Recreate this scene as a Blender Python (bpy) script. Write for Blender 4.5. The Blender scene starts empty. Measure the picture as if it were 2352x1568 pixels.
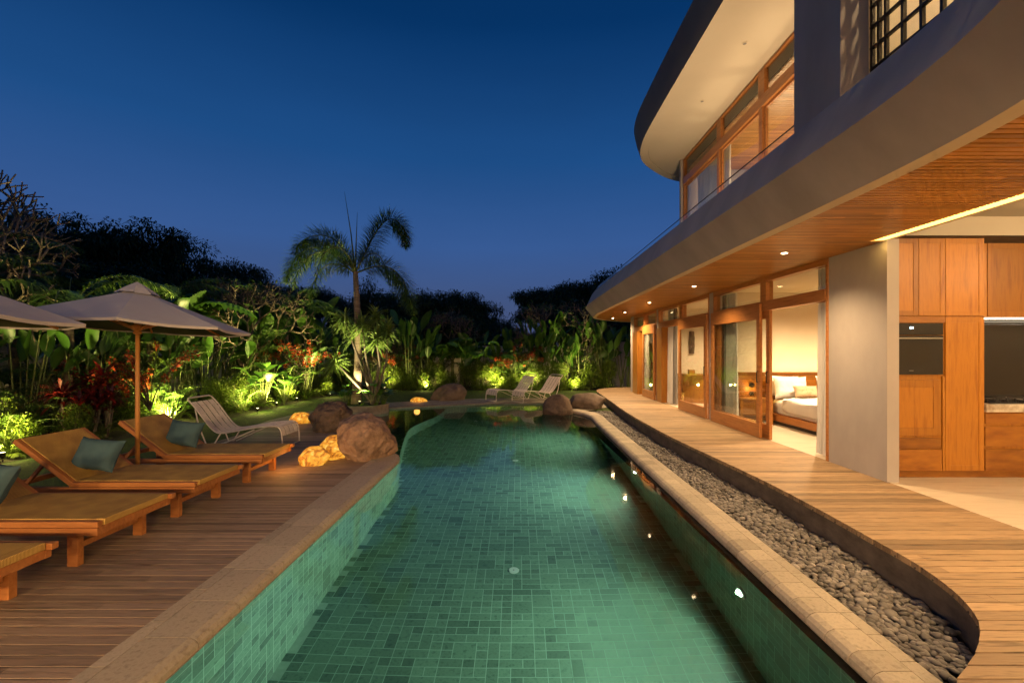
import bpy, bmesh, math, random
import numpy as np
from mathutils import Vector, Matrix, noise as mnoise
from mathutils.geometry import tessellate_polygon
R = math.radians
sc = bpy.context.scene
COL = sc.collection
rng = np.random.default_rng(7)
random.seed(7)

# ------------------------------------------------------------------ camera
CZ = 1.80
cd = bpy.data.cameras.new('camera')
cam = bpy.data.objects.new('camera', cd); COL.objects.link(cam)
cam.location = (0, 0, CZ); cam.rotation_euler = (R(90), 0, 0)
cd.lens = 16; cd.sensor_width = 36; cd.sensor_fit = 'HORIZONTAL'
cd.shift_x = -14/2352; cd.shift_y = 22/2352
cd.clip_start = 0.05; cd.clip_end = 1000
sc.camera = cam

# ------------------------------------------------------------------ sky (dusk) and exposure
w = bpy.data.worlds.new('World'); sc.world = w; w.use_nodes = True
nt = w.node_tree; nt.nodes.clear()
tc = nt.nodes.new('ShaderNodeTexCoord'); sp = nt.nodes.new('ShaderNodeSeparateXYZ')
rp = nt.nodes.new('ShaderNodeValToRGB'); bg = nt.nodes.new('ShaderNodeBackground'); wo = nt.nodes.new('ShaderNodeOutputWorld')
nt.links.new(tc.outputs['Generated'], sp.inputs[0]); nt.links.new(sp.outputs['Z'], rp.inputs[0])
cr = rp.color_ramp
SKY = [(0.0,(0.052,0.066,0.138)),(0.10,(0.040,0.066,0.158)),(0.22,(0.028,0.076,0.220)),(0.38,(0.009,0.056,0.182)),(0.58,(0.0010,0.025,0.100)),(1.0,(0.0005,0.012,0.05))]
cr.elements[0].position = SKY[0][0]; cr.elements[0].color = (*SKY[0][1],1)
cr.elements[1].position = SKY[-1][0]; cr.elements[1].color = (*SKY[-1][1],1)
for p_, c_ in SKY[1:-1]:
    e = cr.elements.new(p_); e.color = (*c_,1)
# a trace of physical twilight sky on top of the measured gradient
nish = nt.nodes.new('ShaderNodeTexSky'); nish.sky_type = 'NISHITA'; nish.sun_disc = False
nish.sun_elevation = R(-3); nish.sun_rotation = R(200)
mixs = nt.nodes.new('ShaderNodeMixRGB'); mixs.blend_type = 'ADD'; mixs.inputs[0].default_value = 0.01
nt.links.new(rp.outputs[0], mixs.inputs[1]); nt.links.new(nish.outputs[0], mixs.inputs[2])
nzs = nt.nodes.new('ShaderNodeTexNoise'); nzs.inputs['Scale'].default_value = 2.2; nzs.inputs['Detail'].default_value = 5
mps = nt.nodes.new('ShaderNodeMapping'); mps.inputs['Scale'].default_value = (1,1,4.5); nt.links.new(tc.outputs['Generated'], mps.inputs[0]); nt.links.new(mps.outputs[0], nzs.inputs['Vector'])
mrs = nt.nodes.new('ShaderNodeMapRange'); mrs.inputs['To Min'].default_value = 0.90; mrs.inputs['To Max'].default_value = 1.10; nt.links.new(nzs.outputs['Fac'], mrs.inputs['Value'])
mls = nt.nodes.new('ShaderNodeMixRGB'); mls.blend_type = 'MULTIPLY'; mls.inputs[0].default_value = 1
nt.links.new(mixs.outputs[0], mls.inputs[1]); nt.links.new(mrs.outputs[0], mls.inputs[2]); nt.links.new(mls.outputs[0], bg.inputs[0]); bg.inputs[1].default_value = 1.0
nt.links.new(bg.outputs[0], wo.inputs[0])
sc.view_settings.view_transform = 'Standard'; sc.view_settings.look = 'None'
sc.view_settings.exposure = 0.4; sc.view_settings.gamma = 1
cy = sc.cycles
cy.use_denoising = True
try: cy.denoiser = 'OPENIMAGEDENOISE'
except Exception: pass
cy.max_bounces = 9; cy.diffuse_bounces = 4; cy.glossy_bounces = 4; cy.transmission_bounces = 6; cy.transparent_max_bounces = 16
cy.caustics_reflective = False; cy.caustics_refractive = False
cy.sample_clamp_indirect = 4.0; cy.sample_clamp_direct = 0
cy.use_light_tree = True

# ------------------------------------------------------------------ lamps (lit fixtures of the place, plus unseen fill lamps added to brighten it)
WARM = (1.0, 0.66, 0.32); WARM2 = (1.0, 0.70, 0.40)
def spot(name, loc, target, power, color, size=75, blend=0.8, rad=0.04):
    d = bpy.data.lights.new(name, 'SPOT'); d.energy = power; d.color = color
    d.spot_size = R(size); d.spot_blend = blend; d.shadow_soft_size = rad
    o = bpy.data.objects.new(name, d); COL.objects.link(o); o.location = loc
    o.rotation_euler = (Vector(target)-Vector(loc)).to_track_quat('-Z','Y').to_euler()
    return o
def point(name, loc, power, color, rad=0.1):
    d = bpy.data.lights.new(name, 'POINT'); d.energy = power; d.color = color; d.shadow_soft_size = rad
    o = bpy.data.objects.new(name, d); COL.objects.link(o); o.location = loc; return o
def area(name, loc, target, sx, sy, power, color):
    d = bpy.data.lights.new(name, 'AREA'); d.energy = power; d.color = color; d.shape = 'RECTANGLE'; d.size = sx; d.size_y = sy
    o = bpy.data.objects.new(name, d); COL.objects.link(o); o.location = loc
    o.rotation_euler = (Vector(target)-Vector(loc)).to_track_quat('-Z','Y').to_euler()
    return o

DOWN_Y = [-6.25,-3.2, -0.15, 2.9, 5.95, 9.0, 12.05, 15.1, 17.8]
P_DOWN, P_POOL, P_SPIKE = 270, 215, 760
for y in DOWN_Y:
    x = 3.48 if y < 14 else 3.48+0.06*(y-14)
    spot('downlight_lamp', (x, y, 3.06), (x, y, 0), P_DOWN*(1.0 if y < 14 else 1.3), WARM, 128 if y < 14 else 155, 1.0 if y < 14 else 0.6, 0.05)
# unseen globe lamps added to brighten the living room and kitchen
for (x,y) in [(5.6,3.6),(7.4,3.6),(5.6,0.6),(7.4,0.6),(5.6,-2.5),(7.4,-2.5)]:
    point('added_living_room_fill', (x, y, 3.05), 52, WARM2, 0.12)
area('led_strip_lamp', (4.17, 2.0, 3.085), (4.17, 2.0, 0), 0.07, 6.6, 80, (1.0,0.62,0.16))
area('counter_led_lamp', (6.8, 5.8, 2.17), (6.8, 5.8, 0), 2.2, 0.010, 4, (1.0,0.85,0.65))
for (x,y,p) in [(5.6,8.3,400),(7.2,8.3,300),(5.5,12.1,360),(7.2,12.1,260),(5.5,15.6,110)]:
    spot('bedroom_lamp', (x, y, 3.02), (x, y, 0), p, WARM2, 150, 0.8, 0.08)
point('bedside_lamp', (5.05, 9.78, 0.98), 5, (1.0,0.5,0.08), 0.03)
area('cove_lamp', (6.6, 9.8, 1.36), (6.6, 9.93, 2.2), 2.6, 0.03, 10, (1.0,0.55,0.15))
# upper floor rooms
for (x,y,p) in [(6.0,10.2,70),(6.0,7.6,70),(6.0,5.2,60)]:
    point('upper_room_lamp', (x, y, 5.2), p, WARM2, 0.25)
point('stair_room_lamp', (3.45, 2.55, 6.2), 150, WARM2, 0.02)
area('added_terrace_fill', (3.75, 7.6, 3.66), (3.75, 7.6, 7), 0.05, 5.0, 85, WARM2)  # added fill hidden behind the parapet, brightens the eave soffit
# pool lamps under water on the right wall
POOL_L = [(1.86,0.75,-0.61),(1.86,3.9,-0.61),(1.86,7.35,-0.58),(1.86,10.55,-0.55)]
for (x,y,z) in POOL_L:
    spot('pool_lamp', (x+0.028, y, z), (x-3, y, z-0.02), P_POOL*(0.7 if y < 1 else 1.45), (0.90,1.0,0.80), 172, 1.0, 0.02)
# garden spike lights
SPIKES = [(-8.2,7.3,1.2),(-8.45,11.1,2.6),(-7.35,12.9,1.5),(-7.6,15.7,0.8),(-7.1,17.3,0.8),(-4.1,20.25,0.75),(-1.0,20.25,0.75),(0.45,20.25,0.8),(2.55,20.25,0.65),(-5.9,20.2,0.4),(-7.55,14.3,1.0)]  # last lamp is an added fill that brightens the left hedge
for (x,y,p) in SPIKES:
    dx = -1.1 if x < -6.5 else 0.0; dy = 0.5 if x < -6.5 else 1.3
    spot('garden_lamp', (x, y, 0.22), (x+dx, y+dy, 2.0), P_SPIKE*p, (1.0,0.78,0.26), 125, 0.9, 0.04)
    point('garden_lamp_spill', (x, y, 0.30), 9*p, (1.0,0.78,0.26), 0.05)
PAV_FILL = [(-5.5,-4.6),(-3.2,-4.6),(-0.9,-4.6),(1.4,-4.6)]  # added fill lamps behind the camera, warm the left deck and loungers
for (x,y) in PAV_FILL: point('pavilion_pendant_lamp', (x, y, 2.32), 560, WARM, 0.18)
spot('planter_lamp', (-4.45, 12.74, 0.46), (-4.55, 13.45, 2.6), 720, (1.0,0.84,0.42), 95, 0.8, 0.03)
# ------------------------------------------------------------------ materials
def new_mat(name):
    m = bpy.data.materials.new(name); m.use_nodes = True
    n = m.node_tree; n.nodes.clear()
    out = n.nodes.new('ShaderNodeOutputMaterial'); b = n.nodes.new('ShaderNodeBsdfPrincipled')
    n.links.new(b.outputs[0], out.inputs[0])
    return m, n, b, out
def N(n, t, **kw):
    x = n.nodes.new(t)
    for k, v in kw.items():
        if k.startswith('i_'): x.inputs[k[2:].replace('_',' ')].default_value = v
        else: setattr(x, k, v)
    return x
def coords(n, scale=(1,1,1), world=False):
    t = N(n, 'ShaderNodeTexCoord'); mp = N(n, 'ShaderNodeMapping'); mp.inputs['Scale'].default_value = scale
    if world:
        g = N(n, 'ShaderNodeNewGeometry'); n.links.new(g.outputs['Position'], mp.inputs[0])
    else: n.links.new(t.outputs['Object'], mp.inputs[0])
    return mp.outputs[0]
def ramp(n, fac, stops):
    r = N(n, 'ShaderNodeValToRGB'); e = r.color_ramp.elements
    e[0].position, e[0].color = stops[0][0], (*stops[0][1],1); e[1].position, e[1].color = stops[-1][0], (*stops[-1][1],1)
    for p, c in stops[1:-1]:
        q = e.new(p); q.color = (*c,1)
    n.links.new(fac, r.inputs[0]); return r.outputs[0]
def noise_mat(name, c1, c2, scale=8, rough=0.7, bump=0.1, stretch=(1,1,1), detail=6, c3=None, world=False, bscale=None, bdist=0.01, metallic=0, tint=0, spec=0.5, tint_amt=0.5, rr=None):
    """noise colour between c1 and c2; optional per-face 'tint' attribute; bump"""
    m, n, b, out = new_mat(name)
    v = coords(n, stretch, world)
    nz = N(n, 'ShaderNodeTexNoise'); nz.inputs['Scale'].default_value = scale; nz.inputs['Detail'].default_value = detail; nz.inputs['Roughness'].default_value = 0.6
    n.links.new(v, nz.inputs['Vector'])
    stops = [(0.3,c1),(0.7,c2)] if c3 is None else [(0.28,c1),(0.5,c2),(0.72,c3)]
    col = ramp(n, nz.outputs['Fac'], stops)
    if tint:
        a = N(n, 'ShaderNodeAttribute'); a.attribute_name = 'tint'
        mr = N(n, 'ShaderNodeMapRange'); mr.inputs['To Min'].default_value = 1-tint_amt; mr.inputs['To Max'].default_value = 1+tint_amt
        n.links.new(a.outputs['Fac'], mr.inputs['Value'])
        mx = N(n, 'ShaderNodeMixRGB', blend_type='MULTIPLY'); mx.inputs[0].default_value = 1
        n.links.new(col, mx.inputs[1]); n.links.new(mr.outputs[0], mx.inputs[2]); col = mx.outputs[0]
    n.links.new(col, b.inputs['Base Color'])
    b.inputs['Roughness'].default_value = rough; b.inputs['Metallic'].default_value = metallic
    b.inputs['Specular IOR Level'].default_value = spec
    if rr:
        q = N(n, 'ShaderNodeMapRange'); q.inputs['To Min'].default_value = rr[0]; q.inputs['To Max'].default_value = rr[1]
        n.links.new(nz.outputs['Fac'], q.inputs['Value']); n.links.new(q.outputs[0], b.inputs['Roughness'])
    if bump:
        n2 = N(n, 'ShaderNodeTexNoise'); n2.inputs['Scale'].default_value = bscale or scale*4; n2.inputs['Detail'].default_value = 5
        n.links.new(v, n2.inputs['Vector'])
        bp = N(n, 'ShaderNodeBump'); bp.inputs['Strength'].default_value = bump; bp.inputs['Distance'].default_value = bdist
        n.links.new(n2.outputs['Fac'], bp.inputs['Height']); n.links.new(bp.outputs[0], b.inputs['Normal'])
    return m
def emis(name, color, strength):
    m, n, b, out = new_mat(name)
    b.inputs['Base Color'].default_value = (0.8,0.8,0.8,1)
    b.inputs['Emission Color'].default_value = (*color,1); b.inputs['Emission Strength'].default_value = strength
    return m
def leaf_mat(name, c1, c2, trans=0.35, rough=0.4, c3=None, hue_by='rand'):
    m, n, b, out = new_mat(name)
    v = coords(n)
    nz = N(n, 'ShaderNodeTexNoise'); nz.inputs['Scale'].default_value = 2.2; nz.inputs['Detail'].default_value = 3
    n.links.new(v, nz.inputs['Vector'])
    a = N(n, 'ShaderNodeAttribute'); a.attribute_name = 'tint'
    ad = N(n, 'ShaderNodeMath', operation='MULTIPLY_ADD'); ad.inputs[1].default_value = 0.6; 
    n.links.new(a.outputs['Fac'], ad.inputs[0])
    ml = N(n, 'ShaderNodeMath', operation='MULTIPLY'); ml.inputs[1].default_value = 0.5
    n.links.new(nz.outputs['Fac'], ml.inputs[0]); n.links.new(ml.outputs[0], ad.inputs[2])
    stops = [(0.15,c1),(0.85,c2)] if c3 is None else [(0.15,c1),(0.6,c2),(0.9,c3)]
    col = ramp(n, ad.outputs[0], stops)
    n.links.new(col, b.inputs['Base Color']); b.inputs['Roughness'].default_value = rough
    tr = N(n, 'ShaderNodeBsdfTranslucent'); n.links.new(col, tr.inputs[0])
    mx = N(n, 'ShaderNodeMixShader'); mx.inputs[0].default_value = trans
    n.links.new(b.outputs[0], mx.inputs[1]); n.links.new(tr.outputs[0], mx.inputs[2]); n.links.new(mx.outputs[0], out.inputs[0])
    return m

M = {}
# wood
M['teak'] = noise_mat('teak_wood', (0.19,0.062,0.007), (0.34,0.135,0.016), 2.2, 0.42, 0.15, (1.5,22,6), 8, bscale=6, bdist=0.004, tint=1, tint_amt=0.25)
M['teak_v'] = noise_mat('teak_wood_upright', (0.22,0.070,0.007), (0.37,0.150,0.016), 2.0, 0.42, 0.15, (9,9,0.9), 8, c3=(0.28,0.10,0.010), bscale=6, bdist=0.004, tint=1, tint_amt=0.28)
M['teak_y'] = noise_mat('teak_wood_lengthwise', (0.28,0.10,0.025), (0.46,0.19,0.055), 2.0, 0.42, 0.15, (9,0.9,9), 8, c3=(0.32,0.12,0.03), bscale=6, bdist=0.004, tint=1, tint_amt=0.2)
M['lounge_wood'] = noise_mat('lounger_wood', (0.34,0.12,0.03), (0.52,0.21,0.06), 2.5, 0.5, 0.12, (1.2,14,10), 7, bscale=8, bdist=0.003)
M['pole_wood'] = noise_mat('pole_wood', (0.42,0.17,0.035), (0.58,0.27,0.07), 3, 0.5, 0.1, (8,8,0.8), 6)
M['soffit'] = noise_mat('soffit_slats', (0.33,0.140,0.028), (0.56,0.27,0.060), 2.4, 0.38, 0.1, (1.0,16,6), 7, bscale=6, bdist=0.002, tint=1, tint_amt=0.28)
M['deck_l'] = noise_mat('pool_deck_boards', (0.13,0.092,0.062), (0.36,0.26,0.18), 2.0, 0.62, 0.35, (1.4,22,10), 8, c3=(0.26,0.185,0.128), bscale=5, bdist=0.006, tint=1, tint_amt=0.32)
M['deck_r'] = noise_mat('terrace_deck_boards', (0.10,0.062,0.032), (0.34,0.225,0.125), 2.0, 0.6, 0.35, (1.8,24,10), 9, c3=(0.25,0.165,0.09), bscale=5, bdist=0.006, tint=1, tint_amt=0.34)
# masonry
M['plaster'] = noise_mat('grey_plaster', (0.35,0.315,0.30), (0.44,0.395,0.375), 1.8, 0.85, 0.10, (1,1,.5), 9, bscale=40, bdist=0.005, world=True)
M['cream'] = noise_mat('cream_paint', (0.60,0.52,0.40), (0.66,0.575,0.45), 0.9, 0.8, 0.04, bscale=60, bdist=0.002)
M['band'] = noise_mat('fascia_plaster', (0.37,0.325,0.285), (0.49,0.435,0.385), 1.6, 0.85, 0.10, (1,1,.3), 9, bscale=30, bdist=0.005, world=True)
M['roofpl'] = noise_mat('roof_plaster', (0.17,0.14,0.12), (0.22,0.185,0.16), 0.9, 0.85, 0.05, bscale=30, bdist=0.004)
M['render'] = noise_mat('boundary_wall_paint', (0.55,0.52,0.45), (0.70,0.67,0.58), 0.8, 0.85, 0.1, c3=(0.42,0.38,0.31), bscale=20)
M['coping'] = noise_mat('coping_stone', (0.33,0.275,0.20), (0.54,0.46,0.34), 24, 0.75, 0.35, detail=10, c3=(0.43,0.355,0.26), bscale=120, bdist=0.004, world=True, tint=1, tint_amt=0.2)
M['path'] = noise_mat('path_stone', (0.24,0.20,0.15), (0.42,0.37,0.28), 7, 0.7, 0.25, detail=9, bscale=90, bdist=0.003, world=True, tint=1, tint_amt=0.22)
M['concrete'] = noise_mat('deck_skirt_concrete', (0.07,0.055,0.045), (0.16,0.125,0.10), 5, 0.85, 0.3, (1,1,2), bscale=50, bdist=0.006)
M['travertine'] = noise_mat('travertine_floor', (0.50,0.42,0.32), (0.66,0.57,0.45), 1.6, 0.35, 0.05, (1,9,1), 7, c3=(0.58,0.49,0.38), world=True)
M['tile'] = noise_mat('pool_tile', (0.070,0.132,0.096), (0.18,0.27,0.20), 26, 0.55, 0.12, detail=9, c3=(0.12,0.195,0.142), bscale=200, bdist=0.002, world=True, tint=1, tint_amt=0.38)
M['grout'] = noise_mat('pool_grout', (0.36,0.48,0.39), (0.44,0.56,0.47), 30, 0.8, 0)
M['rock'] = noise_mat('boulder_stone', (0.09,0.055,0.036), (0.42,0.27,0.18), 3.0, 0.9, 0.9, detail=14, c3=(0.22,0.13,0.085), bscale=14, bdist=0.05)
M['rock_d'] = noise_mat('dark_boulder_stone', (0.045,0.032,0.024), (0.17,0.115,0.08), 3.5, 0.85, 0.7, detail=12, c3=(0.10,0.068,0.048), bscale=18, bdist=0.03)
M['rock_g'] = noise_mat('smooth_boulder_stone', (0.10,0.070,0.048), (0.22,0.155,0.11), 5, 0.7, 0.45, detail=12, bscale=40, bdist=0.015)
M['pebble'] = noise_mat('river_pebbles', (0.13,0.115,0.10), (0.25,0.225,0.20), 6, 0.6, 0.15, bscale=90, bdist=0.002, tint=1, tint_amt=0.62)
M['soil'] = noise_mat('dark_soil', (0.012,0.010,0.007), (0.035,0.026,0.016), 6, 0.95, 0.6, bscale=20, bdist=0.03, world=True)
M['lawn'] = noise_mat('lawn_turf', (0.030,0.055,0.008), (0.08,0.13,0.02), 5, 0.9, 0.6, detail=10, bscale=60, bdist=0.03, world=True)
M['grass'] = leaf_mat('grass_blades', (0.05,0.10,0.010), (0.20,0.32,0.035), 0.3, 0.6)
# leaves and bark
M['leaf_big'] = leaf_mat('banana_leaf', (0.018,0.065,0.008), (0.085,0.20,0.025), 0.30, 0.38)
M['leaf_palm'] = leaf_mat('palm_leaf', (0.022,0.065,0.010), (0.11,0.21,0.035), 0.25, 0.45)
M['leaf_shrub'] = leaf_mat('shrub_leaf', (0.035,0.08,0.010), (0.18,0.26,0.030), 0.35, 0.45)
M['leaf_fern'] = leaf_mat('fern_leaf', (0.045,0.09,0.010), (0.20,0.28,0.030), 0.35, 0.5)
M['leaf_dark'] = leaf_mat('tree_leaf', (0.008,0.022,0.008), (0.040,0.080,0.022), 0.2, 0.6)
M['leaf_drac'] = leaf_mat('dracaena_leaf', (0.07,0.14,0.025), (0.25,0.36,0.080), 0.3, 0.4)
M['leaf_red'] = leaf_mat('red_bract', (0.17,0.022,0.008), (0.52,0.075,0.022), 0.35, 0.5)
M['leaf_cord'] = leaf_mat('cordyline_leaf', (0.025,0.004,0.004), (0.085,0.012,0.010), 0.25, 0.4, c3=(0.30,0.015,0.012))
M['bark'] = noise_mat('palm_bark', (0.13,0.095,0.06), (0.30,0.23,0.155), 3, 0.85, 0.6, (1,1,9), bscale=8, bdist=0.02)
M['bark_pale'] = noise_mat('pale_branch_bark', (0.08,0.062,0.045), (0.20,0.16,0.12), 6, 0.8, 0.4, bscale=20, bdist=0.01)
M['bark_dark'] = noise_mat('dark_bark', (0.03,0.024,0.018), (0.09,0.07,0.05), 6, 0.9, 0.4, bscale=20)
M['stalk'] = noise_mat('green_stalk', (0.05,0.09,0.018), (0.16,0.19,0.05), 4, 0.55, 0.1)
# fabric & objects
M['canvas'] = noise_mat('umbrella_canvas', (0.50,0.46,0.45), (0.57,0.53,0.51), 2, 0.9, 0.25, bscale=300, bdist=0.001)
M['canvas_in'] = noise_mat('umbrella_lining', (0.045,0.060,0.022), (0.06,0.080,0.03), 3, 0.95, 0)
M['cushion'] = noise_mat('teal_cushion_fabric', (0.040,0.088,0.115), (0.065,0.130,0.160), 5, 0.9, 0.4, bscale=250, bdist=0.001)
M['cream_cord'] = noise_mat('white_cord', (0.66,0.58,0.52), (0.78,0.70,0.63), 10, 0.6, 0.2, bscale=150, bdist=0.001)
M['white_fab'] = noise_mat('white_linen', (0.74,0.72,0.69), (0.82,0.80,0.77), 3, 0.9, 0.5, bscale=9, bdist=0.02)
M['curtain'] = noise_mat('curtain_fabric', (0.66,0.64,0.61), (0.74,0.72,0.69), 3, 0.9, 0.1)
M['curtain_g'] = noise_mat('grey_curtain_fabric', (0.20,0.19,0.18), (0.27,0.255,0.24), 3, 0.9, 0.1)
M['floral'] = noise_mat('patterned_fabric', (0.40,0.24,0.12), (0.60,0.43,0.27), 14, 0.9, 0.15, c3=(0.50,0.33,0.19), detail=3)
M['black'] = noise_mat('black_enamel', (0.008,0.008,0.009), (0.014,0.014,0.015), 10, 0.18, 0)
M['blackm'] = noise_mat('black_steel', (0.012,0.010,0.009), (0.022,0.018,0.016), 10, 0.4, 0, metallic=0.3)
M['steel'] = noise_mat('brushed_steel', (0.35,0.34,0.32), (0.42,0.41,0.39), 10, 0.3, 0.02, (1,30,1), metallic=1)
M['marble'] = noise_mat('counter_stone', (0.42,0.36,0.27), (0.66,0.60,0.50), 6, 0.3, 0.05, c3=(0.26,0.19,0.13), detail=12)
M['mirror'] = noise_mat('backsplash_black_glass', (0.010,0.009,0.008), (0.014,0.012,0.010), 3, 0.04, 0, spec=0.5)
M['carved'] = noise_mat('carved_dark_wood', (0.05,0.030,0.018), (0.15,0.095,0.055), 16, 0.7, 0.9, bscale=28, bdist=0.02)
M['white_pl'] = noise_mat('white_plastic', (0.74,0.74,0.72), (0.80,0.80,0.78), 3, 0.4, 0)
M['rattan'] = None
M['led'] = emis('led_strip', (1.0,0.62,0.12), 3.2)
M['led_w'] = emis('cool_led_strip', (1.0,0.86,0.62), 6)
M['lampdisc'] = emis('lamp_disc', (1.0,0.75,0.42), 22)
M['pooldisc'] = emis('pool_lamp_disc', (1.0,0.97,0.80), 7)
M['spikedisc'] = emis('garden_lamp_disc', (1.0,0.85,0.4), 4)
M['digits'] = emis('oven_digits', (0.55,0.85,1.0), 4)

# woven cane of the loungers
m, n, b, out = new_mat('woven_cane')
v = coords(n, (1,1,1))
wv1 = N(n,'ShaderNodeTexWave', wave_type='BANDS', bands_direction='X'); wv1.inputs['Scale'].default_value = 22; wv1.inputs['Distortion'].default_value = 0.6; wv1.inputs['Detail Scale'].default_value = 3
wv2 = N(n,'ShaderNodeTexWave', wave_type='BANDS', bands_direction='Y'); wv2.inputs['Scale'].default_value = 38; wv2.inputs['Distortion'].default_value = 0.4
n.links.new(v, wv1.inputs[0]); n.links.new(v, wv2.inputs[0])
mu = N(n,'ShaderNodeMath', operation='MULTIPLY'); n.links.new(wv1.outputs['Fac'], mu.inputs[0]); n.links.new(wv2.outputs['Fac'], mu.inputs[1])
nz = N(n,'ShaderNodeTexNoise'); nz.inputs['Scale'].default_value = 5; n.links.new(v, nz.inputs[0])
ad = N(n,'ShaderNodeMath', operation='MULTIPLY_ADD'); ad.inputs[1].default_value=0.6; n.links.new(nz.outputs['Fac'], ad.inputs[0]); n.links.new(mu.outputs[0], ad.inputs[2])
c = ramp(n, ad.outputs[0], [(0.25,(0.20,0.095,0.016)),(0.6,(0.60,0.35,0.070)),(0.95,(0.82,0.54,0.15))])
n.links.new(c, b.inputs['Base Color']); b.inputs['Roughness'].default_value = 0.6
bp = N(n,'ShaderNodeBump'); bp.inputs['Strength'].default_value = 0.7; bp.inputs['Distance'].default_value = 0.004
n.links.new(mu.outputs[0], bp.inputs['Height']); n.links.new(bp.outputs[0], b.inputs['Normal'])
M['cane'] = m

# glass panes: fresnel mix of clear and mirror
m, n, b, out = new_mat('window_glass')
gg = N(n,'ShaderNodeNewGeometry'); dt = N(n,'ShaderNodeVectorMath', operation='DOT_PRODUCT'); n.links.new(gg.outputs['Incoming'], dt.inputs[0]); n.links.new(gg.outputs['Normal'], dt.inputs[1])
ab = N(n,'ShaderNodeMath', operation='ABSOLUTE'); n.links.new(dt.outputs['Value'], ab.inputs[0])
sb = N(n,'ShaderNodeMath', operation='SUBTRACT'); sb.inputs[0].default_value = 1; n.links.new(ab.outputs[0], sb.inputs[1])
pw_ = N(n,'ShaderNodeMath', operation='POWER'); pw_.inputs[1].default_value = 5; n.links.new(sb.outputs[0], pw_.inputs[0])
fr = N(n,'ShaderNodeMath', operation='MULTIPLY_ADD'); fr.inputs[1].default_value = 0.93; fr.inputs[2].default_value = 0.04; n.links.new(pw_.outputs[0], fr.inputs[0])
tr = N(n,'ShaderNodeBsdfTransparent'); tr.inputs[0].default_value = (0.93,0.95,0.93,1)
gl = N(n,'ShaderNodeBsdfGlossy'); gl.inputs['Roughness'].default_value = 0.01
mx = N(n,'ShaderNodeMixShader'); n.links.new(fr.outputs[0], mx.inputs[0]); n.links.new(tr.outputs[0], mx.inputs[1]); n.links.new(gl.outputs[0], mx.inputs[2])
n.links.new(mx.outputs[0], out.inputs[0]); M['glass'] = m

# pool water surface: refracting, long-exposure calm
m, n, b, out = new_mat('pool_water')
gs = N(n,'ShaderNodeBsdfRefraction'); gs.inputs['IOR'].default_value = 1.33; gs.inputs['Roughness'].default_value = 0.0; gs.inputs['Color'].default_value = (0.60,0.90,0.79,1)
go = N(n,'ShaderNodeBsdfGlossy'); go.inputs['Roughness'].default_value = 0.035
fr = N(n,'ShaderNodeFresnel'); fr.inputs['IOR'].default_value = 1.33
nz = N(n,'ShaderNodeTexNoise'); nz.inputs['Scale'].default_value = 1.6; nz.inputs['Detail'].default_value = 2
v = coords(n, (1,1,1), True); n.links.new(v, nz.inputs['Vector'])
bp = N(n,'ShaderNodeBump'); bp.inputs['Strength'].default_value = 0.07; bp.inputs['Distance'].default_value = 0.02
n.links.new(nz.outputs['Fac'], bp.inputs['Height'])
for q in (gs, go, fr): n.links.new(bp.outputs[0], q.inputs['Normal'])
mx = N(n,'ShaderNodeMixShader'); n.links.new(fr.outputs[0], mx.inputs[0]); n.links.new(gs.outputs[0], mx.inputs[1]); n.links.new(go.outputs[0], mx.inputs[2])
n.links.new(mx.outputs[0], out.inputs[0]); M['water'] = m

# glowing rock lamps: lit from inside through a veined shell
m, n, b, out = new_mat('glowing_rock_shell')
v = coords(n)
nz = N(n,'ShaderNodeTexNoise'); nz.inputs['Scale'].default_value = 13; nz.inputs['Detail'].default_value = 12; nz.inputs['Distortion'].default_value = 0.8
n.links.new(v, nz.inputs['Vector'])
c = ramp(n, nz.outputs['Fac'], [(0.34,(0.08,0.015,0.001)),(0.43,(0.36,0.10,0.004)),(0.52,(0.85,0.33,0.018)),(0.63,(1.0,0.55,0.06)),(0.72,(1.0,0.80,0.25))])
b.inputs['Base Color'].default_value = (0.4,0.22,0.08,1); b.inputs['Roughness'].default_value = 0.7
n.links.new(c, b.inputs['Emission Color']); b.inputs['Emission Strength'].default_value = 0.62
bp = N(n,'ShaderNodeBump'); bp.inputs['Strength'].default_value = 0.6; bp.inputs['Distance'].default_value = 0.03
n.links.new(nz.outputs['Fac'], bp.inputs['Height']); n.links.new(bp.outputs[0], b.inputs['Normal'])
M['glow'] = m

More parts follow.
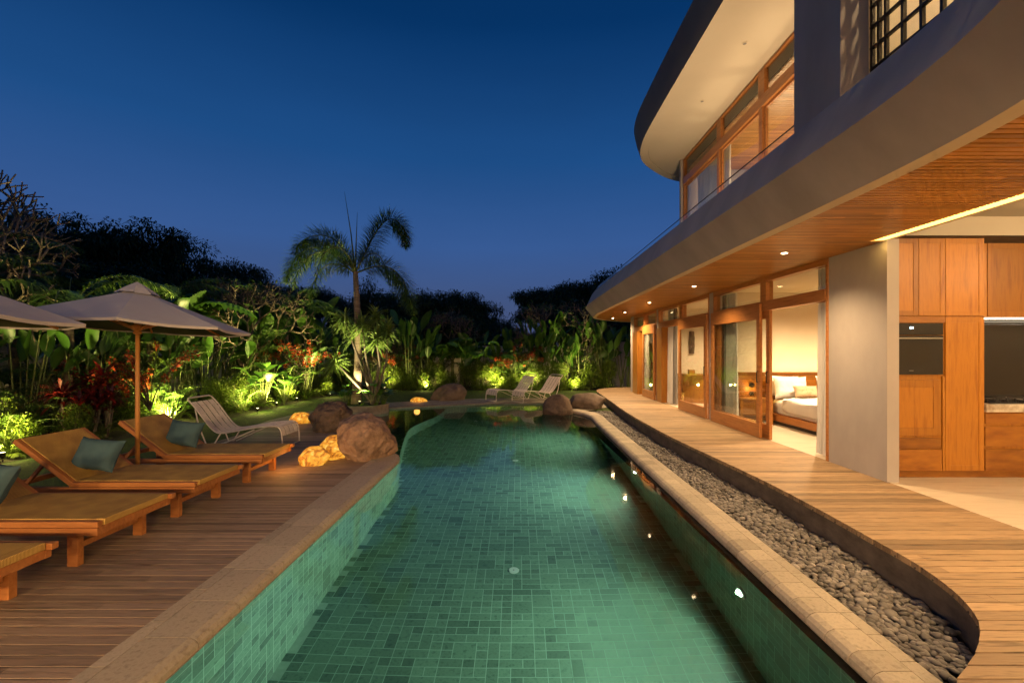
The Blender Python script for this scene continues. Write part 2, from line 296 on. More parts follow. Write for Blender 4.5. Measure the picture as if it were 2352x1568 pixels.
# ------------------------------------------------------------------ mesh helpers
class MB:
    def __init__(s): s.v = []; s.f = []; s.t = []
    def add(s, vs, fs, tint=0.5):
        o = len(s.v); s.v += [tuple(p) for p in vs]
        for q in fs: s.f.append(tuple(i+o for i in q)); s.t.append(tint)
        return s
    def box(s, x0,x1,y0,y1,z0,z1, tint=0.5):
        return s.add([(x0,y0,z0),(x1,y0,z0),(x1,y1,z0),(x0,y1,z0),(x0,y0,z1),(x1,y0,z1),(x1,y1,z1),(x0,y1,z1)],
                     [(0,3,2,1),(4,5,6,7),(0,1,5,4),(1,2,6,5),(2,3,7,6),(3,0,4,7)], tint)
    def beam(s, a, b, wd, ht, up=(0,0,1), tint=0.5):
        a = Vector(a); b = Vector(b); d = (b-a).normalized(); up = Vector(up); side = d.cross(up).normalized(); u = side.cross(d)
        vs = []
        for p in (a, b):
            for (i, j) in ((-1,-1),(1,-1),(1,1),(-1,1)): vs.append(p + side*(i*wd/2) + u*(j*ht/2))
        return s.add(vs, [(3,2,1,0),(4,5,6,7),(0,1,5,4),(1,2,6,5),(2,3,7,6),(3,0,4,7)], tint)
    def tube(s, pts, rad, seg=8, cap=True, tint=0.5):
        pts = [Vector(p) for p in pts]; n_ = len(pts)
        if not hasattr(rad, '__len__'): rad = [rad]*n_
        o = len(s.v); prev = None
        for i, p in enumerate(pts):
            d = (pts[min(i+1,n_-1)]-pts[max(i-1,0)])
            if d.length < 1e-9: d = Vector((0,0,1))
            d.normalize()
            if prev is None: prev = d.orthogonal().normalized()
            else:
                prev = prev - d*prev.dot(d)
                prev = prev.normalized() if prev.length > 1e-6 else d.orthogonal().normalized()
            e = d.cross(prev)
            for k in range(seg):
                a = 2*math.pi*k/seg
                s.v.append(tuple(p + (prev*math.cos(a)+e*math.sin(a))*rad[i]))
        for i in range(n_-1):
            for k in range(seg):
                a = o+i*seg+k; b = o+i*seg+(k+1)%seg
                s.f.append((a, b, b+seg, a+seg)); s.t.append(tint)
        if cap:
            s.f.append(tuple(o+k for k in reversed(range(seg)))); s.t.append(tint)
            s.f.append(tuple(o+(n_-1)*seg+k for k in range(seg))); s.t.append(tint)
        return s
    def lathe(s, prof, c=(0,0,0), seg=24, tint=0.5):
        o = len(s.v); n_ = len(prof)
        for r_, z in prof:
            for k in range(seg):
                a = 2*math.pi*k/seg; s.v.append((c[0]+r_*math.cos(a), c[1]+r_*math.sin(a), c[2]+z))
        for i in range(n_-1):
            for k in range(seg):
                a = o+i*seg+k; b = o+i*seg+(k+1)%seg
                s.f.append((a,b,b+seg,a+seg)); s.t.append(tint)
        s.f.append(tuple(o+k for k in reversed(range(seg)))); s.t.append(tint)
        s.f.append(tuple(o+(n_-1)*seg+k for k in range(seg))); s.t.append(tint)
        return s
    def poly(s, pts, z, tint=0.5, holes=()):
        rings = [[Vector((p[0],p[1],0)) for p in pts]] + [[Vector((p[0],p[1],0)) for p in h] for h in holes]
        tri = tessellate_polygon(rings); flat = [p for r_ in rings for p in r_]
        fs = []
        for t in tri:
            a, b, c_ = (flat[i] for i in t)
            fs.append(t if (b-a).cross(c_-a).z > 0 else (t[0],t[2],t[1]))
        return s.add([(p.x,p.y,z) for p in flat], fs, tint)
    def grid(s, rows, closed=False, tint=0.5):
        """rows: list of equally long point lists"""
        o = len(s.v); m_ = len(rows[0])
        for r_ in rows: s.v += [tuple(p) for p in r_]
        for i in range(len(rows)-1):
            for k in range(m_ if closed else m_-1):
                a = o+i*m_+k; b = o+i*m_+(k+1)%m_
                s.f.append((a,b,b+m_,a+m_)); s.t.append(tint)
        return s
    def mesh(s, name, mat, smooth=False):
        me = bpy.data.meshes.new(name); me.from_pydata(s.v, [], s.f); me.materials.append(mat)
        at = me.attributes.new('tint', 'FLOAT', 'FACE'); at.data.foreach_set('value', np.array(s.t, dtype=np.float32))
        if smooth: me.polygons.foreach_set('use_smooth', [True]*len(me.polygons))
        me.update(); return me
    def build(s, name, mat, parent=None, smooth=False, bevel=0, loc=None, auto=None):
        o = bpy.data.objects.new(name, s.mesh(name, mat, smooth)); COL.objects.link(o)
        if parent: o.parent = parent
        if loc is not None: o.location = loc
        if bevel:
            b_ = o.modifiers.new('bevel','BEVEL'); b_.width = bevel; b_.segments = 2; b_.limit_method = 'ANGLE'; b_.harden_normals = False
        return o
def np_mesh(name, V, F, mat, tint=None, smooth=False):
    """V (n,3), F (m,k) arrays, equal face size"""
    me = bpy.data.meshes.new(name); k = F.shape[1]
    me.vertices.add(len(V)); me.vertices.foreach_set('co', V.astype(np.float32).ravel())
    me.loops.add(F.size); me.loops.foreach_set('vertex_index', F.astype(np.int32).ravel())
    me.polygons.add(len(F)); me.polygons.foreach_set('loop_start', np.arange(0,F.size,k,dtype=np.int32))
    me.update(calc_edges=True); me.materials.append(mat)
    if tint is not None:
        at = me.attributes.new('tint','FLOAT','FACE'); at.data.foreach_set('value', tint.astype(np.float32))
    if smooth: me.polygons.foreach_set('use_smooth', np.ones(len(F),dtype=bool))
    return me
def link(name, me, parent=None, loc=None, rz=0, scale=None):
    o = bpy.data.objects.new(name, me); COL.objects.link(o)
    if parent: o.parent = parent
    if loc is not None: o.location = loc
    if rz: o.rotation_euler = (0,0,rz)
    if scale is not None: o.scale = scale if hasattr(scale,'__len__') else (scale,)*3
    return o
def tag(o, label=None, cat=None, group=None, kind=None):
    if label: o['label'] = label
    if cat: o['category'] = cat
    if group: o['group'] = group
    if kind: o['kind'] = kind
    return o
def thing(name, label, cat, loc=(0,0,0), rz=0, group=None):
    o = bpy.data.objects.new(name, None); COL.objects.link(o); o.location = loc; o.rotation_euler = (0,0,rz); o.empty_display_size = 0.2
    return tag(o, label, cat, group)
def copy_tree(o, parent=None):
    c = o.copy(); COL.objects.link(c); c.parent = parent
    for ch in list(o.children): copy_tree(ch, c)
    return c
def smooth_path(pts, step=0.1):
    P = [Vector((p[0],p[1],0)) for p in pts]; out = []
    for i in range(len(P)-1):
        p0 = P[max(i-1,0)]; p1 = P[i]; p2 = P[i+1]; p3 = P[min(i+2,len(P)-1)]
        L = (p2-p1).length; n_ = max(1, int(L/step))
        for k in range(n_):
            t = k/n_; m1 = (p2-p0)*0.5; m2 = (p3-p1)*0.5
            d0 = (p1-p0).length or L; d2 = (p3-p2).length or L
            m1 = m1 * (2*L/(d0+L)) ; m2 = m2 * (2*L/(d2+L))
            h = (2*t**3-3*t*t+1, t**3-2*t*t+t, -2*t**3+3*t*t, t**3-t*t)
            q = p1*h[0]+m1*h[1]+p2*h[2]+m2*h[3]; out.append((q.x,q.y))
    out.append((P[-1].x,P[-1].y)); return np.array(out)
def offset(P, d):
    """offset to the right-hand side of travel by d (per-point allowed)"""
    T = np.gradient(P, axis=0); T /= np.linalg.norm(T,axis=1)[:,None]+1e-9
    Nn = np.stack([T[:,1], -T[:,0]], axis=1); return P + Nn*np.asarray(d).reshape(-1,1)
def inside(poly, x, y):
    c = False; n_ = len(poly); j = n_-1
    for i in range(n_):
        xi, yi = poly[i][0], poly[i][1]; xj, yj = poly[j][0], poly[j][1]
        if (yi > y) != (yj > y) and x < (xj-xi)*(y-yi)/(yj-yi)+xi: c = not c
        j = i
    return c
# ================================================================== THE POOL AND THE GROUND
OUT_L = smooth_path([(-1.94,-0.6),(-1.94,3),(-1.94,6.6),(-1.95,7.4),(-2.1,7.75),(-2.75,8.4),(-3.4,9.6),(-3.8,10.9),(-3.95,12.2),(-4.35,13.1),(-4.1,13.97)], 0.11)
OUT_F = smooth_path([(-4.1,13.97),(-3.0,14.5),(-0.9,15.22),(0.5,15.40),(1.05,15.2),(1.3,14.5),(1.4,13.9),(1.51,13.35)], 0.11)
OUT_R = smooth_path([(1.51,13.35),(1.80,12.8),(1.95,12.15),(1.93,11.2),(1.92,8),(1.92,3),(1.92,-0.6)], 0.11)
OUTLINE = np.vstack([OUT_L[:-1], OUT_F[:-1], OUT_R])
DEEP = -1.45; SHELF = -0.45; BENCH = -0.97
LEDGE = smooth_path([(-1.94,7.35),(-2.22,8.6),(-2.48,10.0),(-2.62,11.1),(-2.52,12.0),(-2.35,12.9),(-2.3,13.8),(-2.35,14.72)], 0.11)
OUT_F1 = np.array([p for p in OUT_F if p[0] < -2.35]); OUT_F2 = np.array([p for p in OUT_F if p[0] >= -2.35])
def Xat(P, y): return np.interp(y, P[:,1], P[:,0])

def modular(nu, nv, r):
    occ = np.zeros((nu,nv),bool); res = []
    for j in range(nv):
        for i in range(nu):
            if occ[i,j]: continue
            q = r.random(); w_, h_ = 1, 1
            if q < 0.04: h_ = 2
            elif q < 0.36: w_ = 2
            elif q < 0.40: w_, h_ = 2, 2
            w_ = min(w_, nu-i); h_ = min(h_, nv-j)
            while w_ > 1 and occ[i:i+w_, j:j+h_].any(): w_ -= 1
            while h_ > 1 and occ[i:i+w_, j:j+h_].any(): h_ -= 1
            occ[i:i+w_, j:j+h_] = True; res.append((i,j,w_,h_))
    return res
def tile_tint(r): 
    q = r.random()
    return float(np.clip(r.normal(0.55,0.13) if q < 0.76 else r.normal(0.14,0.1), 0, 1))
tr_ = np.random.default_rng(3)
CELL = 0.100; G = 0.0034
def tile_flat(mb, x0,x1,y0,y1,z, poly, lim=None):
    nu = int((x1-x0)/CELL); nv = int((y1-y0)/(CELL*0.92))
    for (i,j,w_,h_) in modular(nu, nv, tr_):
        a = x0+i*CELL+G; b = x0+(i+w_)*CELL-G; c_ = y0+j*CELL*0.92+G; d = y0+(j+h_)*CELL*0.92-G
        m_ = lim if lim else (lambda x,y: x)
        if inside(poly,(a+b)/2,(c_+d)/2): mb.add([(m_(a,c_),c_,z),(m_(b,c_),c_,z),(m_(b,d),d,z),(m_(a,d),d,z)],[(0,1,2,3)], tile_tint(tr_))
def tile_ribbon(mb, P, z0, z1, off=0.001):
    """tiles on the vertical face that follows P; the face looks to the right-hand side of travel"""
    S = np.concatenate([[0],np.cumsum(np.linalg.norm(np.diff(P,axis=0),axis=1))]); Q = offset(P, off)
    def at(u): return np.array([np.interp(u,S,Q[:,0]), np.interp(u,S,Q[:,1])])
    nu = int(S[-1]/CELL); nv = max(1,int((z1-z0)/CELL)); ch = (z1-z0)/nv; cu = S[-1]/nu
    for (i,j,w_,h_) in modular(nu, nv, tr_):
        za = z1-(j+h_)*ch+G; zb = z1-j*ch-G; t = tile_tint(tr_)
        for k in range(w_):
            a = at((i+k)*cu+(G if k==0 else 0)); b = at((i+k+1)*cu-(G if k==w_-1 else 0))
            mb.add([(a[0],a[1],za),(b[0],b[1],za),(b[0],b[1],zb),(a[0],a[1],zb)],[(0,1,2,3)], t)
DEEP_POLY = [tuple(p) for p in OUT_L if p[1] < 7.35] + [tuple(p) for p in LEDGE] + [tuple(p) for p in OUT_F2] + [tuple(p) for p in OUT_R]
SHELF_POLY = [tuple(p) for p in OUT_L if p[1] >= 7.3] + [tuple(p) for p in OUT_F1] + [tuple(p) for p in LEDGE[::-1]]
tiles = MB(); grout = MB()
tile_flat(tiles, -2.76,2.07,-0.6,15.6, DEEP, DEEP_POLY)
tile_flat(tiles, -4.6,1.8,7.3,15.6, SHELF, SHELF_POLY, lambda x,y: min(x,float(np.interp(y,LEDGE[:,1],LEDGE[:,0]))))
tile_ribbon(tiles, OUTLINE, DEEP, -0.005)
tile_ribbon(tiles, LEDGE, DEEP, SHELF)
tile_ribbon(tiles, np.array([(1.92,-0.6),(-1.94,-0.6)]), DEEP, -0.005)
grout.poly([(-3,-0.7),(2.2,-0.7),(2.2,15.7),(-3,15.7)], DEEP-0.0006)
grout.poly(SHELF_POLY, SHELF-0.0006)
def ribbon(mb, P, z0, z1, tint=0.5):
    mb.grid([[(x,y,z0) for x,y in P],[(x,y,z1) for x,y in P]], tint=tint)
ribbon(grout, OUTLINE, DEEP-0.01, 0.03); ribbon(grout, LEDGE, DEEP-0.01, SHELF-0.004)
ribbon(grout, np.array([(1.92,-0.6),(-1.94,-0.6)]), DEEP-0.01, 0.03)
tag(grout.build('pool_basin', M['grout']), kind='structure')
tag(tiles.build('pool_tiling', M['tile']), kind='structure')
wat = MB().poly([tuple(p) for p in offset(OUTLINE,-0.025)], 0.0)
tag(wat.build('pool_water', M['water']), kind='structure')

# coping stones: rows of blocks that follow the edge
def coping_rows(mb, P, rows, blk, nose=True, r=np.random.default_rng(5)):
    S = np.concatenate([[0],np.cumsum(np.linalg.norm(np.diff(P,axis=0),axis=1))])
    for (o0,o1,z,length,wet) in rows:
        A = offset(P,-o0); B = offset(P,-o1)
        f = lambda Q,u: (float(np.interp(u,S,Q[:,0])), float(np.interp(u,S,Q[:,1])))
        u = 0.0
        while u < S[-1]-0.02:
            L = length*(0.8+0.4*r.random()); v_ = min(u+L, S[-1]); t = float(np.clip(r.normal(0.5,0.2),0,1)) - wet
            n_ = max(1,int((v_-u)/0.12)); rows3 = []
            for k in range(n_+1):
                q = u+0.0025+(v_-u-0.005)*k/n_; a = f(A,q); b = f(B,q)
                if nose and o0 <= 0.001:
                    prof = []
                    d = Vector((b[0]-a[0], b[1]-a[1])); Ld = d.length; d /= max(Ld,1e-6)
                    for (s_, zz) in ((0.012,-0.03),(-0.016,-0.01),(-0.028,0.018),(-0.022,0.048),(-0.002,0.070),(0.035,z),(Ld,z),(Ld,z-0.06)):
                        prof.append((a[0]+d.x*s_, a[1]+d.y*s_, zz))
                    rows3.append(prof)
                else:
                    rows3.append([(a[0],a[1],z-0.06),(a[0],a[1],z),(b[0],b[1],z),(b[0],b[1],z-0.06)])
            mb.grid(rows3, tint=t)
            for e in (rows3[0], rows3[-1][::-1]): mb.add(e, [tuple(range(len(e)))], t)
            u = v_
CT = 0.085
cl = MB()
coping_rows(cl, OUT_L[:-8], [(0.0,0.30,CT,0.42,0.0),(0.304,0.395,CT,0.42,0.12)], 0.4)
tag(cl.build('pool_coping', M['coping'], smooth=False), kind='structure')
c2 = MB()
coping_rows(c2, OUT_R, [(0.0,0.19,CT,0.21,0.0),(0.193,0.28,CT,0.26,0.05)], 0.2)
tag(c2.build('pool_coping', M['coping']), kind='structure')
c3 = MB()
coping_rows(c3, np.array([(1.92,-0.6),(0,-0.6),(-1.94,-0.6)]), [(0.0,0.3,CT,0.42,0)], 0.4)
tag(c3.build('pool_coping', M['coping']), kind='structure')
# joint filler under the coping
jf = MB()
for P, wd in ((OUT_L[:-8],0.39),(OUT_R,0.275)):
    a = offset(P,-0.015); b = offset(P,-wd); zt = CT-0.006
    jf.grid([[(x,y,-0.1) for x,y in a],[(x,y,zt-0.02) for x,y in a],[(x,y,zt) for x,y in offset(P,-0.04)],[(x,y,zt) for x,y in b],[(x,y,-0.1) for x,y in b]])
tag(jf.build('coping_mortar', M['concrete']), kind='structure')

# stone path round the far end of the pool
PATH = [tuple(p) for p in OUT_L if p[1] > 11.3] + [tuple(p) for p in OUT_F] + [(1.7,13.3),(2.2,13.5),(2.9,14.3),(2.75,15.6),(1.9,16.6),(0.6,16.95),(-1.39,16.8),(-3.0,16.25),(-4.56,15.4),(-5.6,14.3),(-6.15,13.0),(-6.3,11.5),(-6.2,10.62),(-3.8,10.62)]
pm = MB().poly(PATH, 0.052)
ribbon(pm, np.array([p for p in OUT_L if p[1] > 11.3]+[p for p in OUT_F]), -0.3, 0.052)
for j in range(34):
    off = (j%2)*0.16
    for i in range(34):
        x0 = -6.6+i*0.30+off; y0 = 10.6+j*0.20
        cs = [(x0,y0),(x0+.3,y0),(x0+.3,y0+.2),(x0,y0+.2)]
        if all(inside(PATH,*c_) for c_ in cs):
            pm.add([(x0+.004,y0+.004,0.058),(x0+.296,y0+.004,0.058),(x0+.296,y0+.196,0.058),(x0+.004,y0+.196,0.058)],[(0,1,2,3)], float(rng.random()))
tag(pm.build('stone_path', M['path']), kind='structure')

# ground sheet with the pool and the gravel bed cut out
hole = [tuple(p) for p in offset(OUTLINE,-0.2)] + [(3.3,-0.7)] 
hole = [tuple(p) for p in offset(OUT_L,-0.2)[:-3]] + [(-4.2,14.1),(-3.0,14.7),(-0.9,15.4),(0.6,15.6),(1.4,15.1),(1.6,13.9),(2.0,13.75),(2.9,13.1),(3.35,12.5),(3.35,-0.9),(-2.1,-0.9)]
gm = MB().poly([(-260,-200),(260,-200),(260,320),(-260,320)], 0.035, holes=[hole])
tag(gm.build('ground', M['lawn']), kind='structure')
tag(MB().poly([(1.93,-0.9),(3.5,-0.9),(3.5,12.6),(2.9,13.3),(2.0,13.9),(1.6,13.5)], -0.03).build('gravel_bed_soil', M['soil']), kind='structure')
# dark planting soil along the hedges
tag(MB().poly([(-30,4),(-8.2,6.0),(-7.9,9),(-7.5,12.6),(-7.6,14.5),(-7.5,16.8),(-7.0,19.5),(-5,20.4),(4.2,20.4),(5.5,22.7),(-12,22.7),(-30,22)], 0.042).build('planting_bed_soil', M['soil']), kind='structure')

# decks: boards run along X
def boards(mb, y0, y1, pitch, xl, xr, z, th, r, maxlen=2.6):
    y = y0
    while y < y1:
        ya, yb = y+0.004, y+pitch-0.004
        segs = []
        a = xl((ya+yb)/2); b = xr((ya+yb)/2); cuts = [a]; c_ = a + r.random()*maxlen
        while c_ < b-0.4: cuts.append(c_); c_ += maxlen*(0.7+0.5*r.random())
        cuts.append(b)
        for k in range(len(cuts)-1):
            last = k == len(cuts)-2; first = k == 0
            xa0 = xl(ya) if first else cuts[k]+0.0015; xa1 = xl(yb) if first else cuts[k]+0.0015
            xb0 = xr(ya) if last else cuts[k+1]-0.0015; xb1 = xr(yb) if last else cuts[k+1]-0.0015
            t = float(np.clip(r.normal(0.5,0.27),0,1)); e = 0.0015
            mb.add([(xa0,ya,z-e),(xb0,ya,z-e),(xb0,ya+e,z),(xa0,ya+e,z),(xb1,yb-e,z),(xa1,yb-e,z),(xb1,yb,z-e),(xa1,yb,z-e),
                    (xa0,ya,z-th),(xb0,ya,z-th),(xb1,yb,z-th),(xa1,yb,z-th)],
                   [(0,1,2,3),(3,2,4,5),(5,4,6,7),(8,9,1,0),(7,6,10,11),(1,9,10,6,4,2),(0,3,5,7,11,8)], t)
        y += pitch
OLo = offset(OUT_L,-0.399)
dm = MB(); boards(dm, -2.0, 10.6, 0.0915, lambda y: -5.75, lambda y: float(np.interp(y, OLo[:,1], OLo[:,0])) if y>-0.6 else -2.34, 0.08, 0.03, np.random.default_rng(11), 3.4)
tag(dm.build('pool_deck', M['deck_l']), kind='structure')
tag(MB().box(-5.73,-2.45,-2.0,7.3,-0.05,0.045).box(-5.73,-4.4,7.3,10.58,-0.05,0.045).build('pool_deck_base', M['soil']), kind='structure')
TER = smooth_path([(1.8,-6),(1.85,0),(1.88,1.6),(1.93,2.0),(2.04,2.115),(2.17,2.20),(2.30,2.29),(2.41,2.38),(2.51,2.47),(2.60,2.57),(2.688,2.71),(2.766,2.89),(2.82,3.09),(2.86,3.35),(2.868,3.66),(2.887,4.14),(2.895,4.87),(2.87,5.6),(2.80,6.6),(2.71,8.0),(2.68,10.0),(2.72,12.0),(2.80,13.5),(2.90,15.8),(3.0,17.4),(3.3,18.3),(3.9,18.9),(4.76,19.25),(6.5,19.5)], 0.08)
tx = lambda y: float(np.interp(y, TER[:,1], TER[:,0]))
tm = MB(); boards(tm, -6.0, 19.2, 0.0922, tx, lambda y: 4.30 if y < 17.3 else 7.0, 0.28, 0.045, np.random.default_rng(12), 4.2)
tag(tm.build('terrace_deck', M['deck_r']), kind='structure')
sk = MB(); ins = offset(TER,0.025)
sk.grid([[(x,y,0.232) for x,y in ins],[(x,y,-0.08) for x,y in ins]])
sk.grid([[(x,y,0.235) for x,y in ins],[(x,y,0.235) for x,y in offset(TER,2.2)]])
ins2 = offset(TER,0.008)
sk.grid([[(x,y,0.262) for x,y in ins2],[(x,y,0.228) for x,y in ins2],[(x,y,0.228) for x,y in ins]])
for i in range(len(TER)-1):
    if TER[i][1] > 2.0 and i % 2 == 0:
        p = offset(TER,-0.004)[i]; sk.box(p[0]-0.004,p[0]+0.004,p[1]-0.004,p[1]+0.004,0.24,0.252)
tag(sk.build('terrace_skirt', M['concrete']), kind='structure')

# river pebbles between coping and terrace
def icos(sub):
    bm = bmesh.new(); bmesh.ops.create_icosphere(bm, subdivisions=sub, radius=1); 
    V = np.array([v.co[:] for v in bm.verts]); F = np.array([[l.vert.index for l in f.loops] for f in bm.faces]); bm.free(); return V, F
I1, I2 = icos(1), icos(2)
def pebble_mesh():
    r = np.random.default_rng(21); Vs=[]; Fs=[]; Ts=[]; n0=0
    CR = offset(OUT_R,-0.28); CR = CR[::-1]; y = 0.6; items = []
    while y < 13.4:
        xa = float(np.interp(y, CR[:,1], CR[:,0])); xb = tx(y)
        dens = 1.0
        step = 0.034
        x = xa
        while x < xb:
            items.append((x+r.normal(0,0.009), y+r.normal(0,0.009), r.random())); x += 0.042
        y += step
    for (x,y,q) in items:
        big = 0.019+0.011*r.random()**1.4
        if r.random() < 0.06: big *= 1.25
        Vi, Fi = I2 if y < 5.5 else I1
        s_ = np.array([big*1.28, big*(0.85+0.2*r.random()), big*(0.55+0.2*r.random())])
        a, b_ = r.random()*6.28, r.normal(0,0.35); ca, sa, cb, sb = math.cos(a), math.sin(a), math.cos(b_), math.sin(b_)
        V = Vi*s_*(1+0.10*np.sin(Vi[:,[1,2,0]]*2.3+r.random()*6)); V = V@np.array([[1,0,0],[0,cb,sb],[0,-sb,cb]])@np.array([[ca,sa,0],[-sa,ca,0],[0,0,1]])
        Vs.append(V+np.array([x,y,0.008+0.040*q*(0.6+0.4*math.sin(x*9+y*5))])); Fs.append(Fi+n0); n0 += len(Vi)
        t = np.clip(r.normal(0.45,0.2),0,1); t = 1.0 if r.random()<0.02 else t
        Ts.append(np.full(len(Fi),t))
    return np_mesh('pebbles', np.vstack(Vs), np.vstack(Fs), M['pebble'], np.concatenate(Ts), True)
tag(link('pebble_bed', pebble_mesh()), kind='stuff', label='grey river pebbles filling the bed between pool coping and terrace deck', cat='gravel')

# ================================================================== DRAINS AND LAMP FITTINGS
def refract_floor(px, py, depth=-DEEP):
    tanr = 1045/(py-806); ay = CZ*tanr; ax = (px-1190)/1045*ay; Rr = math.hypot(ax,ay); th = math.atan2(Rr,CZ)
    t2 = math.asin(math.sin(th)/1.33); R2 = Rr+depth*math.tan(t2); return ax*R2/Rr, ay*R2/Rr
for k,(px,py,lb) in enumerate([(1180,1309,'round white drain cover nearest the camera on the pool floor'),(1184,1057,'round white drain cover on the pool floor midway along the pool'),(1093,967,'small white drain cover at the far left of the pool floor'),(1284,967,'small white drain cover at the far right of the pool floor')]):
    if k < 2: x,y = refract_floor(px,py); z = DEEP
    else: x,y = refract_floor(px,py,1.45); z = DEEP
    t = thing('pool_drain', lb, 'drain', (x,y,z), 0, 'drain covers on the pool floor')
    MB().lathe([(0.060,0.0),(0.060,0.008),(0.054,0.012)]).build('cover', M['white_pl'], t)
    MB().lathe([(0.010,0.0125),(0.010,0.015)],seg=10).build('screw', M['steel'], t)
for k,(x,y,z) in enumerate(POOL_L):
    if k == 0: continue
    lb = ['','bright round pool lamp nearest the camera on the right pool wall','pool lamp on the right pool wall midway down the pool','farthest pool lamp on the right pool wall near the boulders'][k]
    t = thing('pool_lamp', lb, 'pool light', (1.917,y,z), 0, 'underwater lamps on the right pool wall')
    d = MB().lathe([(0.046,0.0),(0.046,0.006)]).build('lens', M['pooldisc'], t); d.rotation_euler = (0,R(-90),0); d.location = (-0.02,0,0)
    d = MB().lathe([(0.075,0.0),(0.075,0.014),(0.060,0.020)]).build('rim', M['steel'], t); d.rotation_euler = (0,R(-90),0)
where = {0:'in the shrubs at the far left edge',1:'under the ferns behind the umbrella pole',2:'behind the white lounge chair on the left',3:'at the foot of the left hedge corner',4:'beside the red bush left of the palm',5:'at the foot of the far hedge behind the round boulder',6:'at the foot of the far hedge left of the two white chairs',7:'behind the two white chairs by the far hedge',8:'at the foot of the far hedge right of the two white chairs',9:'behind the palm planter at the hedge',10:'as added fill between the white lounge chair and the glowing rock'}
def spike_fit(name, x,y, lb, z=0.0):
    t = thing(name, lb, 'garden light', (x,y,z), 0, 'spike lamps in the planting')
    MB().tube([(0,0,-0.05),(0,0,0.13)],0.008,8).build('stake', M['blackm'], t)
    MB().lathe([(0.022,0.10),(0.034,0.125),(0.036,0.18),(0.032,0.19)],seg=16).build('housing', M['blackm'], t)
    MB().lathe([(0.030,0.186),(0.030,0.192)],seg=16).build('lens', M['spikedisc'], t)
for k,(x,y,p) in enumerate(SPIKES): spike_fit('garden_spotlight', x, y-0.06, 'spike lamp lit '+where[k])

# ================================================================== THE VILLA
VX_ = 4.28; FL = 0.28; CE = 3.08
villa = thing('villa', 'two storey modern villa with curved white fascia bands and lit timber soffit', 'house', (4.28,5.3,0.28))
Minv = Matrix.Translation((-4.28,-5.3,-0.28))
def vp(mb, name, mat, parent=None, **kw):
    """a villa part given in world coordinates"""
    o = mb.build(name, mat, parent or villa, **kw)
    if parent is None: o.matrix_parent_inverse = Minv
    return o
XB = smooth_path([(1.75,-6),(1.78,-2),(1.90,0.2),(2.12,1.1),(2.36,1.7),(2.53,2.2),(2.62,2.7),(2.66,3.4),(2.667,6),(2.667,10),(2.667,14),(2.71,16),(2.97,17.8),(3.67,19),(4.98,20.1),(7,20.7),(9.5,20.8)], 0.07)
# profile of the band, from the inner lip under the fascia to the parapet's inner foot (offset outward is negative)
def swept(mb, P, prof, tint=0.5):
    rows = []
    for (d, z) in prof: rows.append([(x,y,z) for x,y in offset(P, d)])
    mb.grid(rows, tint=tint); return mb
vp(swept(MB(), XB, [(0.0,3.07),(-0.267,3.41)]), 'lower_fascia', M['band'], smooth=True)
vp(swept(MB(), XB, [(-0.267,3.41),(-0.067,3.847)]), 'upper_fascia', M['band'], smooth=True)
vp(swept(MB(), XB, [(-0.067,3.847),(0.06,3.847),(0.06,3.55)]), 'parapet', M['band'])
vp(swept(MB(), XB, [(0.0,3.07),(0.13,3.07),(0.13,3.13)]), 'fascia_lip', M['cream'])
xb = lambda y: float(np.interp(y, XB[:,1], XB[:,0]))
Lip = offset(XB, 0.131); xl_ = lambda y: float(np.interp(y, Lip[:,1], Lip[:,0]))
sl = MB(); y = -6.0; r_ = np.random.default_rng(31)
while y < 20.4:
    x1 = VX_-0.005 if (5.27 < y < 17.3) else (4.12 if y <= 5.27 else 8.8); xa = xl_(y+0.025)
    if xa < x1:
        cuts = [xa] + sorted(float(q) for q in (xa + r_.random(1)*(x1-xa))) + [x1]
        for k in range(len(cuts)-1):
            sl.box(cuts[k]+0.0008, cuts[k+1]-0.0008, y+0.009, y+0.051, 3.080, 3.108, float(np.clip(r_.normal(0.5,0.25),0,1)))
    y += 0.0595
vp(sl, 'soffit', M['soffit'])
SPoly = [(x,y) for x,y in offset(XB,0.05)] + [(9.5,-6)]
SP2 = [(x,y) for x,y in offset(XB,0.05)] + [(9.5,5.32),(4.24,5.32),(4.24,-6)]
vp(MB().poly(SP2, 3.150), 'soffit_backing', M['bark_dark'])
vp(MB().poly(SPoly, 3.552), 'terrace_slab', M['band'])
vp(MB().box(3.72,3.78,5.0,10.2,3.56,3.645), 'added_fill_trough', M['blackm'])  # added trough below the eave fill lamp
# ground-floor masonry
mb = MB(); mb.box(VX_,4.42,5.28,6.27,0.0,3.10); vp(mb,'wall',M['plaster'])
mb = MB(); mb.box(4.421,4.43,5.28,5.30,0,0.01); 
for (a,b) in ((9.96,10.19),(13.87,14.08),(16.78,17.3)): vp(MB().box(VX_,4.46,a,b,0.0,3.10),'pier',M['plaster'])
inr = MB()
inr.box(4.421,9.2,6.08,6.20,FL-.05,3.54)          # kitchen back wall
inr.box(4.461,9.2,9.97,10.18,FL-.05,3.2); inr.box(4.461,9.2,13.88,14.07,FL-.05,3.2); inr.box(4.461,9.2,16.9,17.28,FL-.05,3.2)
inr.box(9.2,9.3,-6,17.3,FL-.05,3.54); inr.box(4.42,9.2,-6.1,-6,FL-.05,3.54)
vp(inr,'inner_wall',M['cream'])
cei = MB().box(4.40,9.2,6.2,9.97,CE,CE+.05).box(4.40,9.2,10.18,13.88,CE,CE+.05).box(4.40,9.2,14.07,16.9,CE,CE+.05).box(4.30,9.2,-6,6.08,3.50,3.54)
vp(cei,'room_ceiling',M['cream'])
vp(MB().box(4.226,4.36,-6,5.28,3.10,3.16).box(4.30,4.36,-6,5.28,3.16,3.50).box(4.362,9.2,5.75,6.078,3.16,3.498),'ceiling_beam',M['cream'])
vp(MB().box(4.122,4.225,-6,5.26,3.078,3.11),'led_strip',M['led'])
